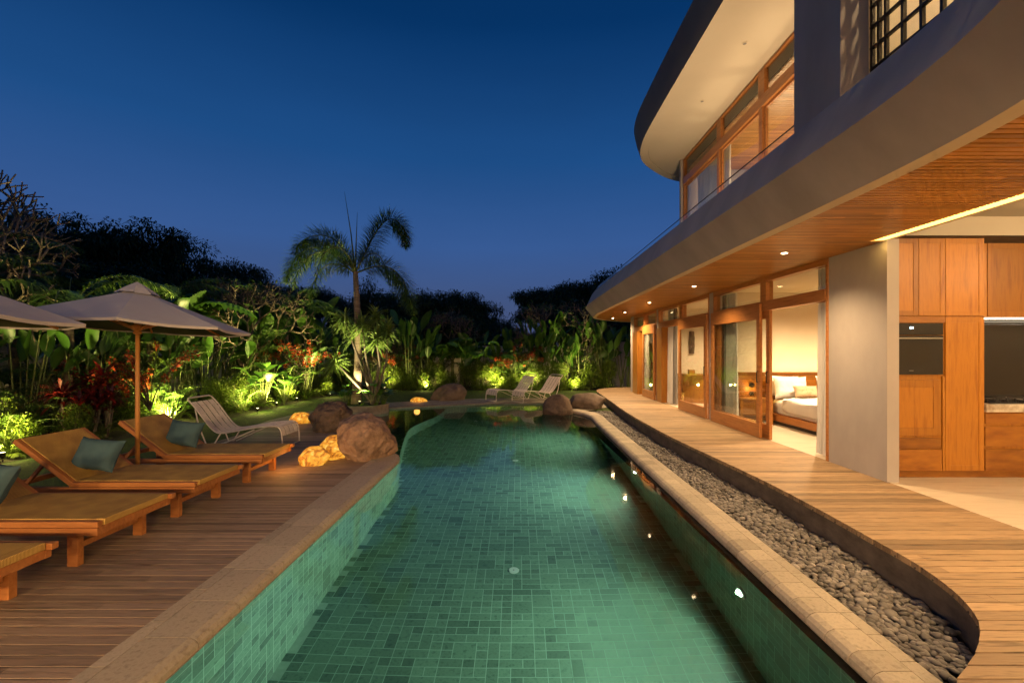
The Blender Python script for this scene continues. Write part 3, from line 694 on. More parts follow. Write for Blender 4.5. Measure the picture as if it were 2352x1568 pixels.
vp(MB().box(4.302,9.2,-6,17.0,0.20,FL-0.002),'travertine_floor',M['travertine'])

# glazed timber fronts of the three bedrooms
def glaz(mb_g, y0,y1,z0,z1,x=4.33): mb_g.box(x-0.004,x+0.004,y0,y1,z0,z1)
def front(y0,y1,ys,leaf, second=True):
    """y0..y1 opening, ys the middle mullion, leaf=(a,b) range of the sliding leaf"""
    f = MB()
    f.box(4.27,4.40,y0,y0+0.05,FL,3.0); f.box(4.27,4.40,y1-0.06,y1,FL,3.0)
    f.box(4.268,4.402,y0,y1,3.0,3.084); f.box(4.262,4.40,y0+.05,y1-.06,2.50,2.665)
    f.box(4.265,4.395,ys-0.09,ys+0.09,2.665,3.0)
    w_ = vp(f,'door_frame',M['teak_y'],bevel=0.003)
    g = MB(); glaz(g,y0+.05,ys-.09,2.665,3.0); glaz(g,ys+.09,y1-.06,2.665,3.0); g.build('transom_pane',M['glass'],w_)
    def leaf_(a,b,x0,nm='sliding_door'):
        q = MB(); o_ = [(a,FL+.005),(b,FL+.005),(b,2.62),(a,2.62)]; i_ = [(a+.105,FL+.25),(b-.105,FL+.25),(b-.105,2.36),(a+.105,2.36)]
        vs_ = [(x,y,z) for x in (x0,x0+.05) for ring in (o_,i_) for (y,z) in ring]; fs_ = []
        for k in range(4):
            k2 = (k+1)%4; fs_ += [(k,4+k,4+k2,k2),(8+k,8+k2,12+k2,12+k),(k,k2,8+k2,8+k),(4+k,12+k,12+k2,4+k2)]
        q.add(vs_,fs_); d = vp(q,nm,M['teak_y'],bevel=0.003)
        g = MB(); glaz(g,a+.1,b-.1,FL+.24,2.37,x0+.025); g.build('pane',M['glass'],d)
        h = MB(); h.box(x0-.03,x0-.018,a+.04,a+.055,1.25,1.45); h.box(x0-.03,x0,a+.04,a+.055,1.25,1.262); h.box(x0-.03,x0,a+.04,a+.055,1.438,1.45); h.build('handle',M['blackm'],d)
    leaf_(leaf[0],leaf[1],4.205)
    if second: leaf_(leaf[0]-0.14 if leaf[0]>ys-0.3 else leaf[0]+.02, leaf[1]-.12,4.30)
front(6.27,9.96,7.93,(7.93,9.94))
front(10.19,13.87,11.95,(10.21,11.96), False)
front(14.08,16.78,15.42,(14.1,15.43), False)
vp(MB().box(4.20,4.40,16.05,16.70,FL,2.50),'timber_post',M['teak_v'],bevel=0.004)
vp(MB().box(4.22,4.42,13.40,13.86,FL,2.50),'timber_post',M['teak_v'],bevel=0.004)
vp(MB().box(4.30,9.2,17.28,17.34,0.0,3.10),'end_wall',M['plaster'])

# downlights
for y in DOWN_Y:
    x = 3.48 if y < 14 else 3.48+0.06*(y-14)
    mb = MB().lathe([(0.052,0.0),(0.052,0.006),(0.040,0.008)],(x,y,3.077),20); o = vp(mb,'downlight',M['white_pl'])
    MB().lathe([(0.034,0.0),(0.034,0.003)],(x,y,3.0735),20).build('lens',M['lampdisc'],o)
for (x,y) in [(5.6,8.3),(7.2,8.3),(5.5,12.1),(7.2,12.1),(5.5,15.6)]:
    mb = MB().lathe([(0.05,0.0),(0.05,0.004)],(x,y,CE-.005),20); o = vp(mb,'downlight',M['white_pl'])
    MB().lathe([(0.034,0.0),(0.034,0.003)],(x,y,CE-.0095),20).build('lens',M['lampdisc'],o)

# upper storey: pier, stair window, window wall, roof
vp(MB().box(2.66,2.893,3.756,4.386,3.552,6.76),'upper_pier',M['band'])
gw = MB(); GX = 2.90
ys_ = [3.74,3.67,3.60,3.44,3.28,3.12,2.96,2.80,2.64,2.48,2.32,2.16,2.0]
for y in ys_: gw.box(GX,GX+0.03,y-0.011,y+0.011,3.9,6.7)
z = 3.94
while z < 6.7: gw.box(GX-.004,GX+0.026,2.0,3.75,z-0.009,z+0.009); z += 0.171
g_ = vp(gw,'steel_window',M['blackm'])
MB().box(GX+.012,GX+.018,2.0,3.75,3.9,6.7).build('pane',M['glass'],g_)
sr = MB(); sr.box(4.05,4.15,1.0,3.9,3.552,6.75); sr.box(2.95,4.05,3.765,3.86,3.552,6.75); sr.box(2.88,4.05,0.9,1.0,3.552,6.75); sr.box(2.88,2.95,1.0,1.98,3.552,6.75)
vp(sr,'stair_room_wall',M['cream'])
uw = MB(); UY0, UY1 = 4.4, 11.8
uw.box(4.27,4.34,UY1-.10,UY1,3.56,6.745); uw.box(4.272,4.338,UY0,UY1-.10,6.70,6.745); uw.box(4.24,4.34,UY0,UY1-.10,6.06,6.24); uw.box(4.272,4.338,UY0,UY1-.10,3.56,3.66)
for y in (9.68,7.99,6.2): uw.box(4.25,4.342,y-.055,y+.055,3.57,6.06); uw.box(4.265,4.342,y-.10,y+.10,6.24,6.70)
u_ = vp(uw,'upper_window_frame',M['teak_y'],bevel=0.004)
for (a,b) in ((UY0,6.145),(6.255,7.935),(8.045,9.625),(9.735,11.70)):
    q = MB(); q.box(4.29,4.33,a,a+.05,3.66,6.06); q.box(4.29,4.33,b-.05,b,3.66,6.06); q.box(4.288,4.332,a+.05,b-.05,6.01,6.06); q.box(4.288,4.332,a+.05,b-.05,3.66,3.78)
    s_ = vp(q,'window',M['teak_y'],bevel=0.003)
    MB().box(4.31,4.318,a+.03,b-.03,3.7,6.04).box(4.31,4.318,a+.04,b-.04,6.24,6.70).build('pane',M['glass'],s_)
vp(MB().box(4.22,4.40,UY1,UY1+.10,3.552,6.76),'upper_end_pier',M['plaster'])
vp(MB().box(4.402,9.2,UY1,UY1+.1,3.552,6.76).box(9.2,9.3,3.9,UY1+.1,3.552,6.76).box(4.402,9.2,3.9,4.0,3.552,6.76),'upper_wall',M['plaster'])
uc = MB(); y = 4.0; 
while y < 11.78: uc.box(4.41,9.2,y+.004,y+.062,6.50,6.53, float(np.clip(r_.normal(.5,.25),0,1))); y += 0.07
vp(uc,'upper_ceiling',M['soffit'])
vp(MB().box(4.41,9.2,4.0,11.78,6.55,6.56),'ceiling_backing',M['bark_dark'])
vp(MB().box(7.0,9.2,4.0,11.78,3.552,4.9),'built_in_cupboard',M['curtain_g'])
RB = smooth_path([(2.86,-7),(2.88,0),(2.90,6),(2.90,9.6),(2.96,10.9),(3.2,11.8),(3.75,12.55),(4.5,13.2),(6.0,13.8),(9.5,14.1)], 0.15)
vp(swept(MB(), RB, [(0.0,6.75),(-0.09,7.02),(-0.15,7.30)]),'roof_fascia',M['roofpl'],smooth=True)
vp(swept(MB(), RB, [(0.0,6.75),(0.20,6.75),(0.20,6.79)]),'roof_lip',M['cream'])
RP = [(x,y) for x,y in offset(RB,0.205)] + [(9.6,-7)]
vp(MB().poly(RP, 6.765),'eave_soffit',M['cream'])
vp(MB().poly([(x,y) for x,y in offset(RB,-0.15)] + [(9.6,-7)], 7.30),'roof',M['roofpl'])
for y in (9.05,7.35):
    o = vp(MB().lathe([(0.045,0.0),(0.045,0.006),(0.036,0.007)],(3.66,y,6.757),20),'eave_downlight',M['cream'])
    MB().lathe([(0.028,0.0),(0.028,0.002)],(3.66,y,6.7545),16).build('lens',M['curtain_g'],o)
gr_ = MB(); GR = XB[(XB[:,1]>4.4)]; GRo = offset(GR,0.06)
gr_.grid([[(x,y,3.84) for x,y in GRo],[(x,y,4.02) for x,y in GRo]])
b_ = vp(gr_,'glass_balustrade',M['glass'])
MB().tube([(x,y,4.025) for x,y in GRo],0.008,6).build('handrail',M['blackm'],b_)

# added fittings for the unseen living room fill lamps
for k,(x,y) in enumerate([(5.6,3.6),(7.4,3.6),(5.6,0.6),(7.4,0.6),(5.6,-2.5),(7.4,-2.5)]):
    t = thing('pendant_lamp','added glass globe fill pendant in the living room '+['near the cabinets','far right by the cabinets','in the middle','in the middle right','behind the camera','behind the camera right'][k],'added lamp',(x,y,3.05))
    MB().tube([(0,0,.14),(0,0,.45)],.006,6).build('cord',M['blackm'],t); MB().lathe([(.02,.13),(.04,.135),(.045,.16),(.01,.17)],seg=16).build('cap',M['steel'],t); MB().lathe([(.03,.12),(.10,.07),(.13,0),(.10,-.08),(.02,-.125)],seg=20).build('globe',M['glass'],t,smooth=True)
fill_pav = thing('added_pavilion','added unseen timber pavilion carrying warm fill lamps behind the camera','pavilion',(-2,-5.4,0.08))  # unseen pavilion added only to carry warm fill light
MB().box(-5.2,4.6,-1.8,2.0,2.75,2.9).box(-5.2,4.6,1.9,2.0,2.33,2.75).build('roof',M['teak'],fill_pav); MB().box(-5.0,4.4,-1.7,-1.6,0,2.75).build('back_wall',M['cream'],fill_pav)  # low front skirt keeps the fill light off the upper fascia
for (x,y) in ((-5,1.7),(-1.8,1.7),(1.2,1.7),(4.2,1.7)): MB().box(x-.07,x+.07,y-.07,y+.07,0,2.75).build('post',M['teak_v'],fill_pav)
for (x,y) in PAV_FILL: MB().tube([(x+2,y+5.4,2.45),(x+2,y+5.4,2.75)],.008,6).build('pendant_cord',M['blackm'],fill_pav)
# ------------------------------------------------------------------ kitchen
kit = thing('kitchen_cabinet', 'tall teak kitchen cabinet wall with drawers and a marble counter', 'cabinet', (4.43,5.44,FL))
Ki = Matrix.Translation((-4.43,-5.44,-FL))
def kp(mb,name,mat,**kw):
    o = mb.build(name,mat,kit,**kw); o.matrix_parent_inverse = Ki; return o
KY = 5.44
def panel(x0,x1,z0,z1,name='cabinet_door',y=KY,fr=0.06,mat='teak_v'):
    """framed door with a recessed field"""
    g = 0.003; t = float(rng.random()); mb = MB()
    x0 += g; x1 -= g; z0 += g; z1 -= g
    if fr:
        mb.box(x0,x0+fr,y,y+.02,z0,z1,t); mb.box(x1-fr,x1,y,y+.02,z0,z1,t); mb.box(x0+fr,x1-fr,y+.0005,y+.02,z0,z0+fr,t*.8); mb.box(x0+fr,x1-fr,y+.0005,y+.02,z1-fr,z1,t*.8)
        mb.box(x0+fr,x1-fr,y+.005,y+.02,z0+fr,z1-fr,float(rng.random()))
    else: mb.box(x0,x1,y,y+.02,z0,z1,t)
    kp(mb,name,M[mat],bevel=0.0015)
kp(MB().box(4.425,5.58,KY+.022,6.07,.365,3.15).box(5.58,9.19,KY+.022,6.07,.365,1.07).box(5.58,9.19,5.70,6.07,2.22,3.15),'carcass',M['teak_v'])
kp(MB().box(4.425,9.19,KY+.05,6.0,FL,.364),'plinth',M['teak'])
for (a,b) in ((4.43,4.79),(4.79,5.11),(5.11,5.575)): panel(a,b,2.22,3.15)
panel(5.11,5.575,.37,2.205)
kp(MB().box(4.43,5.105,KY,KY+.02,2.14,2.205,.5),'cabinet_trim',M['teak'])
kp(MB().box(5.075,5.105,KY-.001,KY+.02,.37,1.50,.6),'cabinet_trim',M['teak_v'])
panel(4.43,5.06,.79,1.46,fr=0.09); panel(4.43,5.06,.635,.765,'drawer',fr=0,mat='teak'); panel(4.43,5.07,.37,.63,'drawer',fr=0,mat='teak')
xx = 5.585
while xx < 9.1:
    panel(xx,xx+.9,.93,1.06,'drawer',fr=0,mat='teak'); panel(xx,xx+.9,.66,.90,'drawer',fr=0,mat='teak'); panel(xx,xx+.9,.37,.63,'drawer',fr=0,mat='teak')
    xx += .905
for a in (5.30,5.86,6.42,6.98,7.54,8.1): panel(a if a>5.4 else 5.585, a+.555,2.225,3.145,y=5.68)
kp(MB().box(5.582,9.19,KY-.02,6.05,1.072,1.165),'counter',M['marble'],bevel=0.004)
kp(MB().box(5.582,9.19,6.05,6.065,1.166,2.215),'backsplash',M['mirror'])
kp(MB().box(5.582,9.19,5.72,5.74,2.20,2.218),'counter_led_strip',M['led_w'])
ov = thing('oven', 'black built-in oven with glass door and small blue clock', 'oven', (4.44,KY,1.52))
def op(mb,name,mat,parent=None,**kw): return mb.build(name,mat,parent or ov,**kw)
op(MB().box(0,.63,-.012,.02,0,.465),'oven_door',M['black'],bevel=0.003)
op(MB().box(0,.63,-.013,.02,.472,.612),'control_panel',M['black'],bevel=0.003)
op(MB().box(.03,.60,-.045,-.033,.425,.440).box(.04,.055,-.035,-.012,.427,.438).box(.575,.59,-.035,-.012,.427,.438),'handle',M['steel'])
op(MB().box(.03,.47,-.0135,-.012,.12,.37),'door_window',M['mirror'])
# seven-segment clock digits reading 04
def seg7(mb,x,z,s,on):
    q = {'a':(0,1,1,1),'b':(1,.5,1,1),'c':(1,0,1,.5),'d':(0,0,1,0),'e':(0,0,0,.5),'f':(0,.5,0,1),'g':(0,.5,1,.5)}
    for k in on:
        x0,z0,x1,z1 = q[k]; w_=.0018
        mb.box(x+x0*s*.55-w_,x+x1*s*.55+w_,-.0155,-.0135,z+z0*s-w_,z+z1*s+w_)
dg = MB(); seg7(dg,.235,.545,.022,'abcdefg'); seg7(dg,.258,.545,.022,'bcfg'); op(dg,'clock_digits',M['digits'])
op(MB().box(.225,.275,-.0140,-.0125,.045,.050),'maker_mark',M['steel'])
hob = thing('gas_hob', 'black gas hob with cast iron pan supports on the marble counter', 'hob', (6.0,5.70,1.166))
MB().box(-.30,.45,-.20,.22,0,.012).build('glass_plate',M['black'],hob,bevel=0.003)
for (x,y) in ((-.12,.06),(.18,.06),(-.12,-.09),(.25,-.08)):
    MB().lathe([(.05,.012),(.05,.024),(.03,.030)],(x,y,0),16).build('burner',M['blackm'],hob)
    g = MB()
    for a in range(4): g.beam((x,y,.045),(x+.09*math.cos(a*math.pi/2+.78),y+.09*math.sin(a*math.pi/2+.78),.045),.008,.01); g.beam((x+.08*math.cos(a*math.pi/2+.78),y+.08*math.sin(a*math.pi/2+.78),.012),(x+.08*math.cos(a*math.pi/2+.78),y+.08*math.sin(a*math.pi/2+.78),.045),.008,.008,up=(1,0,0))
    g.build('pan_support',M['blackm'],hob)
# louvred teak shutters across the room, seen in the dark backsplash glass
sh = None
for kk in range(4):
    if sh is None:
        sh = thing('louvred_shutter', 'louvred teak shutter opposite the kitchen, reflected at the left of the dark backsplash', 'shutter', (4.7,-5.9,FL), 0, 'louvred shutters opposite the kitchen')
        q = MB(); q.box(0,.08,0,.05,0,3.1); q.box(.98,1.06,0,.05,0,3.1); q.box(.08,.98,0,.05,0,.1); q.box(.08,.98,0,.05,3.0,3.1); q.build('frame',M['teak_v'],sh)
        q = MB()
        for k in range(41): q.beam((.08,.025,.14+k*.07),(.98,.025,.14+k*.07),.05,.008,up=(0,.6,.8))
        q.build('louvre',M['bark_dark'],sh); MB().box(.08,.98,-.03,-.01,.1,3.0).build('backing',M['black'],sh)
    else:
        c = copy_tree(sh); c.location = (4.7+1.1*kk,-5.9,FL); c['label'] = 'louvred teak shutter opposite the kitchen, number %s from the pool side' % ['','two','three','four'][kk]
# ================================================================== BEDROOM FURNISHINGS
def curtain(name, label, y0,y1,x, z0,z1, mat, amp=.035, waves=7, parent=None, group='curtains inside the bedroom doors'):
    rows = []; n_ = 90
    for (z,s_) in ((z0,1.15),(z0+.4,1.05),((z0+z1)/2,.95),(z1-.3,.85),(z1,.7)):
        rows.append([(x+amp*s_*math.sin(2*math.pi*waves*k/n_)+.3*amp*math.sin(5.3*k/n_*6+z), y0+(y1-y0)*k/n_+.01*math.sin(k*.9+z*3), z) for k in range(n_+1)])
    rows2 = [[(a+.006,b,c) for a,b,c in r_] for r_ in rows]
    mb = MB(); mb.grid(rows); mb.grid([r_[::-1] for r_ in rows2])
    o = mb.build(name, M[mat], parent, smooth=True); return tag(o, label, 'curtain', group)
curtain('curtain','pale curtain hanging at the right jamb of the open bedroom door beside the grey wall',6.36,6.72,4.44,FL+.02,3.0,'curtain',waves=5)
curtain('curtain','pale curtain behind the glass of the nearest sliding door',9.30,9.72,4.46,FL+.02,3.0,'curtain',waves=5)
curtain('curtain','grey blackout curtain beside the pale one behind the nearest sliding door',9.74,9.90,4.46,FL+.02,3.0,'curtain_g',waves=3)
curtain('curtain','pale curtain gathered in the open doorway of the middle bedroom',12.95,13.38,4.42,FL+.02,3.0,'curtain',waves=6)
curtain('curtain','grey blackout curtain edge in the doorway of the middle bedroom',12.78,12.93,4.44,FL+.02,3.0,'curtain_g',waves=3)
curtain('curtain','pale curtain in the doorway of the farthest room',15.6,15.95,4.46,FL+.02,2.5,'curtain',waves=5)
curtain('curtain','sheer white curtain behind the far pane of the upper floor window',9.95,11.6,4.62,3.57,6.48,'curtain',amp=.05,waves=14, group='upper curtain')

def soft_box(mb, x0,x1,y0,y1,z0,z1, n_=14, puff=.5, seed=0, wr=.012):
    """rounded, slightly wrinkled block"""
    cx,cy_,cz = (x0+x1)/2,(y0+y1)/2,(z0+z1)/2; hx,hy,hz=(x1-x0)/2,(y1-y0)/2,(z1-z0)/2
    rows = []
    for i in range(n_+1):
        ph = -math.pi/2+math.pi*i/n_; row=[]
        for j in range(4*n_):
            th = 2*math.pi*j/(4*n_)
            f = lambda c_,e: math.copysign(abs(c_)**e,c_)
            x = f(math.cos(ph),puff)*f(math.cos(th),puff); y = f(math.cos(ph),puff)*f(math.sin(th),puff); z = f(math.sin(ph),puff)
            nn = mnoise.noise(Vector((x*2.2+seed,y*2.2,z*2.2)))*wr*2 + mnoise.noise(Vector((x*7+seed,y*5,z*5)))*wr
            row.append((cx+hx*x+nn,cy_+hy*y+nn,cz+hz*z+nn))
        rows.append(row)
    mb.grid(rows, closed=True); return mb
def cushion_mesh(name, wd, ht, th, mat, seed=0):
    """pillow with pinched corners, lying in XZ, thickness along Y"""
    n_ = 20; mb = MB()
    for sgn in (1,-1):
        rows=[]
        for i in range(n_+1):
            u = -1+2*i/n_; row=[]
            for j in range(n_+1):
                v_ = -1+2*j/n_; d = (max(0,(1-u**4))*max(0,(1-v_**4)))**.5
                k = 1-.10*(1-abs(u)**2)*(abs(v_)**3) ; k2 = 1-.10*(1-abs(v_)**2)*(abs(u)**3)
                nn = mnoise.noise(Vector((u*2+seed,v_*2,sgn)))*.10
                row.append((u*wd/2*k2, sgn*th/2*d*(1+nn*1.5), v_*ht/2*k + .006*mnoise.noise(Vector((u*5,v_*5+seed,0)))))
            rows.append(row if sgn<0 else row[::-1])
        mb.grid(rows)
    return mb.mesh(name, mat, True)
hb = thing('headboard', 'pale wooden slatted headboard panel along the bedroom wall', 'headboard', (4.6,9.93,FL))
q = MB(); 
for k in range(24): q.box(0,4.3,-.018,0.0,.02+k*.042,.02+k*.042+.038, float(rng.random()))
q.build('slatted_panel',M['teak'],hb); MB().box(0,4.3,-.04,.03,1.03,1.06).build('cap_rail',M['teak'],hb)
bed = thing('bed', 'low wooden bed with white linen in the open bedroom', 'bed', (5.35,7.75,FL))
MB().box(0,1.9,0,2.1,.07,.21).build('bed_frame',M['teak_y'],bed,bevel=.01)
MB().box(.06,1.84,.06,2.04,0,.07).build('plinth',M['bark_dark'],bed)
soft_box(MB(),.04,1.86,.05,2.06,.2,.50,16,.22,1,.006).build('mattress',M['white_fab'],bed,smooth=True)
soft_box(MB(),-.03,1.93,.0,1.62,.26,.575,18,.25,5,.022).build('duvet',M['white_fab'],bed,smooth=True)
soft_box(MB(),.35,1.95,.25,.80,.5,.595,14,.3,9,.012).build('throw',M['floral'],bed,smooth=True)
def put(name,me,loc,rot,label,cat,group=None):
    o = bpy.data.objects.new(name,me); COL.objects.link(o); o.location=loc; o.rotation_euler=rot; return tag(o,label,cat,group)
pw = cushion_mesh('pillow',.72,.48,.20,M['white_fab'],2)
put('pillow',pw,(5.72,9.55,1.03),(R(-14),0,0),'white pillow standing in front of another at the head of the bed','pillow','white bed pillows')
put('pillow',cushion_mesh('pillow_b',.72,.46,.18,M['white_fab'],6),(5.66,9.76,1.05),(R(-8),R(3),0),'white pillow at the back against the wooden headboard','pillow','white bed pillows')
put('pillow',pw,(6.65,9.6,1.03),(R(-12),R(2),0),'white pillow on the far side of the bed partly behind the curtain','pillow','white bed pillows')
put('pillow',cushion_mesh('pillow_f',.50,.26,.13,M['floral'],8),(5.88,9.30,.97),(R(-20),0,0),'small beige patterned pillow leaning on the white pillow','pillow')
ns = thing('nightstand', 'pale wooden bedside table with a drawer beside the bed', 'nightstand', (4.6,9.42,FL))
q=MB(); q.box(0,.68,0,.45,.50,.53).box(0,.68,0,.45,.20,.23); q.build('top',M['teak'],ns,bevel=.003)
for (x,y) in ((0,0),(.62,0),(0,.39),(.62,.39)): MB().box(x,x+.06,y,y+.06,0,.50).build('leg',M['teak_v'],ns)
MB().box(.065,.615,.01,.03,.235,.495).build('drawer',M['teak'],ns,bevel=.003); MB().box(.065,.615,.03,.44,.232,.498).build('case',M['teak'],ns)
wl = thing('wall_lamp','round black reading lamp on the headboard above the nightstand','wall lamp',(5.08,9.90,1.06))
d=MB().lathe([(.055,0),(.055,.02),(.04,.035)],seg=24).build('shade',M['blackm'],wl); d.rotation_euler=(R(90),0,0)
MB().box(-.015,.015,-.09,0,-.01,.01).build('arm',M['blackm'],wl)
o=MB().box(-.045,.045,-.008,.0,-.045,.045).build('wall_socket',M['blackm'],None,bevel=.004,loc=(5.08,9.905,.88)); tag(o,'square black wall socket on the headboard under the reading lamp','socket')
# middle bedroom
mk = thing('carved_panel','long dark carved wooden panel hung on the cream bedroom wall','wall carving',(5.28,13.86,2.06))
q=MB(); rows=[]
for i in range(26):
    t=-1+2*i/25; hw=.088*(1-.22*t**2)*(1.0 if abs(t)<.97 else .92); row=[]
    for j in range(13):
        u=-1+2*j/12; relief=.012*math.sin(t*19)*math.cos(u*5)+.010*math.cos(t*9+u*3); row.append((hw*u*(1+.04*math.sin(t*30)),-.03-.03*(1-u*u)-relief,.34*t))
    rows.append(row)
q.grid([r_[::-1] for r_ in rows]); q.build('relief',M['carved'],mk,smooth=True); MB().box(-.075,.075,-.03,0,-.335,.335).build('backing',M['carved'],mk)
dk = thing('desk','curved wooden desk against the wall under the carved panel','desk',(4.86,13.2,FL))
rows=[]
for z in (0,.80): rows.append([(.72*k/16, .25-.28*math.sin(math.pi*(k/16)*.5)*0.9, z) for k in range(17)])
q=MB(); q.grid(rows); q.box(.70,.72,-.02,.62,0,.80); q.box(0,.02,.25,.62,0,.8); q.build('front_panel',M['teak_v'],dk)
MB().box(-.02,1.4,-.04,.64,.80,.84).build('top',M['teak'],dk,bevel=.004)
tb=MB().box(-.09,.09,-.06,.06,0,.13).build('box',M['teak'],None,loc=(5.12,13.45,1.12),bevel=.004); tb.name='wooden_box'; tag(tb,'small wooden tissue box on the desk top','box')
bk = thing('waste_basket','round woven basket on the floor beside the desk','basket',(4.64,13.05,FL))
MB().lathe([(.10,0),(.12,.32),(.125,.33),(.115,.33),(.10,.03)],seg=20).build('body',M['cane'],bk)
# farthest room
cs = thing('console_table','wooden console table in the farthest room','table',(4.75,14.6,FL))
MB().box(0,.5,0,1.2,.72,.76).build('top',M['teak_y'],cs)
for (x,y) in ((0,0),(.45,0),(0,1.15),(.45,1.15)): MB().box(x,x+.05,y,y+.05,0,.72).build('leg',M['teak_v'],cs)
st = thing('arched_stool','dark arched stool under the console table','stool',(5.0,15.2,FL)); 
MB().tube([(-.2,0,0)]+[(-.2*math.cos(a*math.pi/10),0,.25+.2*math.sin(a*math.pi/10)) for a in range(11)]+[(.2,0,0)],.035,8).build('frame',M['blackm'],st,smooth=True)
MB().box(-.17,.17,-.14,.14,.36,.40).build('seat',M['blackm'],st,bevel=.01)
vs = thing('wall_mirror','tall dark mirror panel in the farthest room','mirror',(4.9,16.4,FL)); MB().box(0,.9,0,.04,.1,2.1).build('glass',M['mirror'],vs); MB().box(-.03,.93,.041,.06,.07,2.13).build('frame',M['bark_dark'],vs)
sw = thing('light_switch','small white light switch on the grey pier between the bedrooms','switch',(4.278,10.07,1.50))
MB().box(-.012,0,-.035,.035,-.05,.05).build('plate',M['white_pl'],sw,bevel=.003); MB().box(-.018,-.012,-.012,.012,-.02,.02).build('rocker',M['white_pl'],sw)

# ================================================================== LOUNGERS, UMBRELLAS
def make_lounger(loc,label):
    t = thing('sun_lounger', label, 'sun lounger', loc, 0, 'woven wooden sun loungers in a row on the pool deck')
    W=.76; w2=W/2; fx=.24; z=.37       # foot end at +x, origin between the foot legs
    q=MB()
    for s_ in (-1,1):
        q.box(-1.85,fx,s_*(w2-.022)-.022,s_*(w2-.022)+.022,.262,.322)
        q.box(-1.05,fx+(.05 if s_>0 else 0),s_*(w2-.024)-.024,s_*(w2-.024)+.024,.326,.372)
    q.box(fx-.055,fx-.003,-w2+.045,w2-.045,.264,.326); q.box(-1.85,-1.80,-w2+.045,w2-.045,.264,.320); q.box(-1.05,-1.0,-w2+.048,w2-.048,.264,.350)
    for k in range(3): q.box(-.8+.35*k,-.76+.35*k,-w2+.045,w2-.045,.266,.318)
    q.build('frame',M['lounge_wood'],t,bevel=.003)
    rows=[]
    for i in range(2):
        pass
    s=MB(); s.box(-1.03,fx-.06,-w2+.05,w2-.05,.336,.381); s.box(fx-.062,fx+.012,-w2+.052,w2-.05,.330,.384)
    s.build('woven_seat',M['cane'],t,bevel=.008)
    for (x,y) in ((0,-1),(0,1),(-1.62,-1),(-1.62,1)):
        MB().box(x-.042,x+.042,y*(w2-.07)-.028,y*(w2-.07)+.028,0,.262).build('leg',M['lounge_wood'],t,bevel=.003)
    MB().box(-.02,.02,-w2+.11,w2-.11,.13,.175).build('cross_rail',M['lounge_wood'],t,bevel=.002)
    # backrest about a hinge
    hx,hz,a,L=-1.03,.350,R(37),.74
    b=MB()
    for s_ in (-1,1): b.box(-L,0,s_*(w2-.026)-.024,s_*(w2-.026)+.024,-.024,.024)
    b.box(-L-.0,-L+.05,-w2+.05,w2-.05,-.022,.022)
    bo=b.build('backrest',M['lounge_wood'],t,bevel=.003,loc=(hx,0,hz)); bo.rotation_euler=(0,a,0)
    MB().box(-L+.01,-.01,-w2+.052,w2-.052,.004,.030).build('woven_back',M['cane'],bo,bevel=.006)
    for s_ in (-1,1):
        p=MB(); p.beam((hx-.45*math.cos(a),s_*.25,hz+.45*math.sin(a)-.03),(hx-.62,s_*.25,.29),.03,.03,up=(0,1,0))
        p.build('prop',M['lounge_wood'],t)
    return t
first = make_lounger((-3.56,6.28,.08),'farthest woven wooden sun lounger with a teal cushion, behind the umbrella pole')
for (y,lb) in ((5.05,'woven wooden sun lounger with teal cushion just in front of the umbrella pole'),(3.97,'large woven wooden sun lounger whose teal cushion is cut off by the left edge'),(2.86,'nearest sun lounger of which only the woven foot end shows at the left edge')):
    c=copy_tree(first); c.location=(-3.56,y,.08); c['label']=lb
cm = cushion_mesh('cushion',.43,.36,.17,M['cushion'],3)
for (x,y,z,rz,rx,lb) in ((-4.62,6.30,.66,8,-6,'teal square cushion on the farthest woven lounger'),(-4.62,5.0,.665,10,-8,'teal square cushion leaning on the middle woven lounger'),(-4.58,3.93,.665,-8,-6,'teal square cushion on the large woven lounger at the left edge')):
    put('cushion',cm,(x,y,z),(R(rx-18),R(8),R(rz)),lb,'cushion','teal lounger cushions')

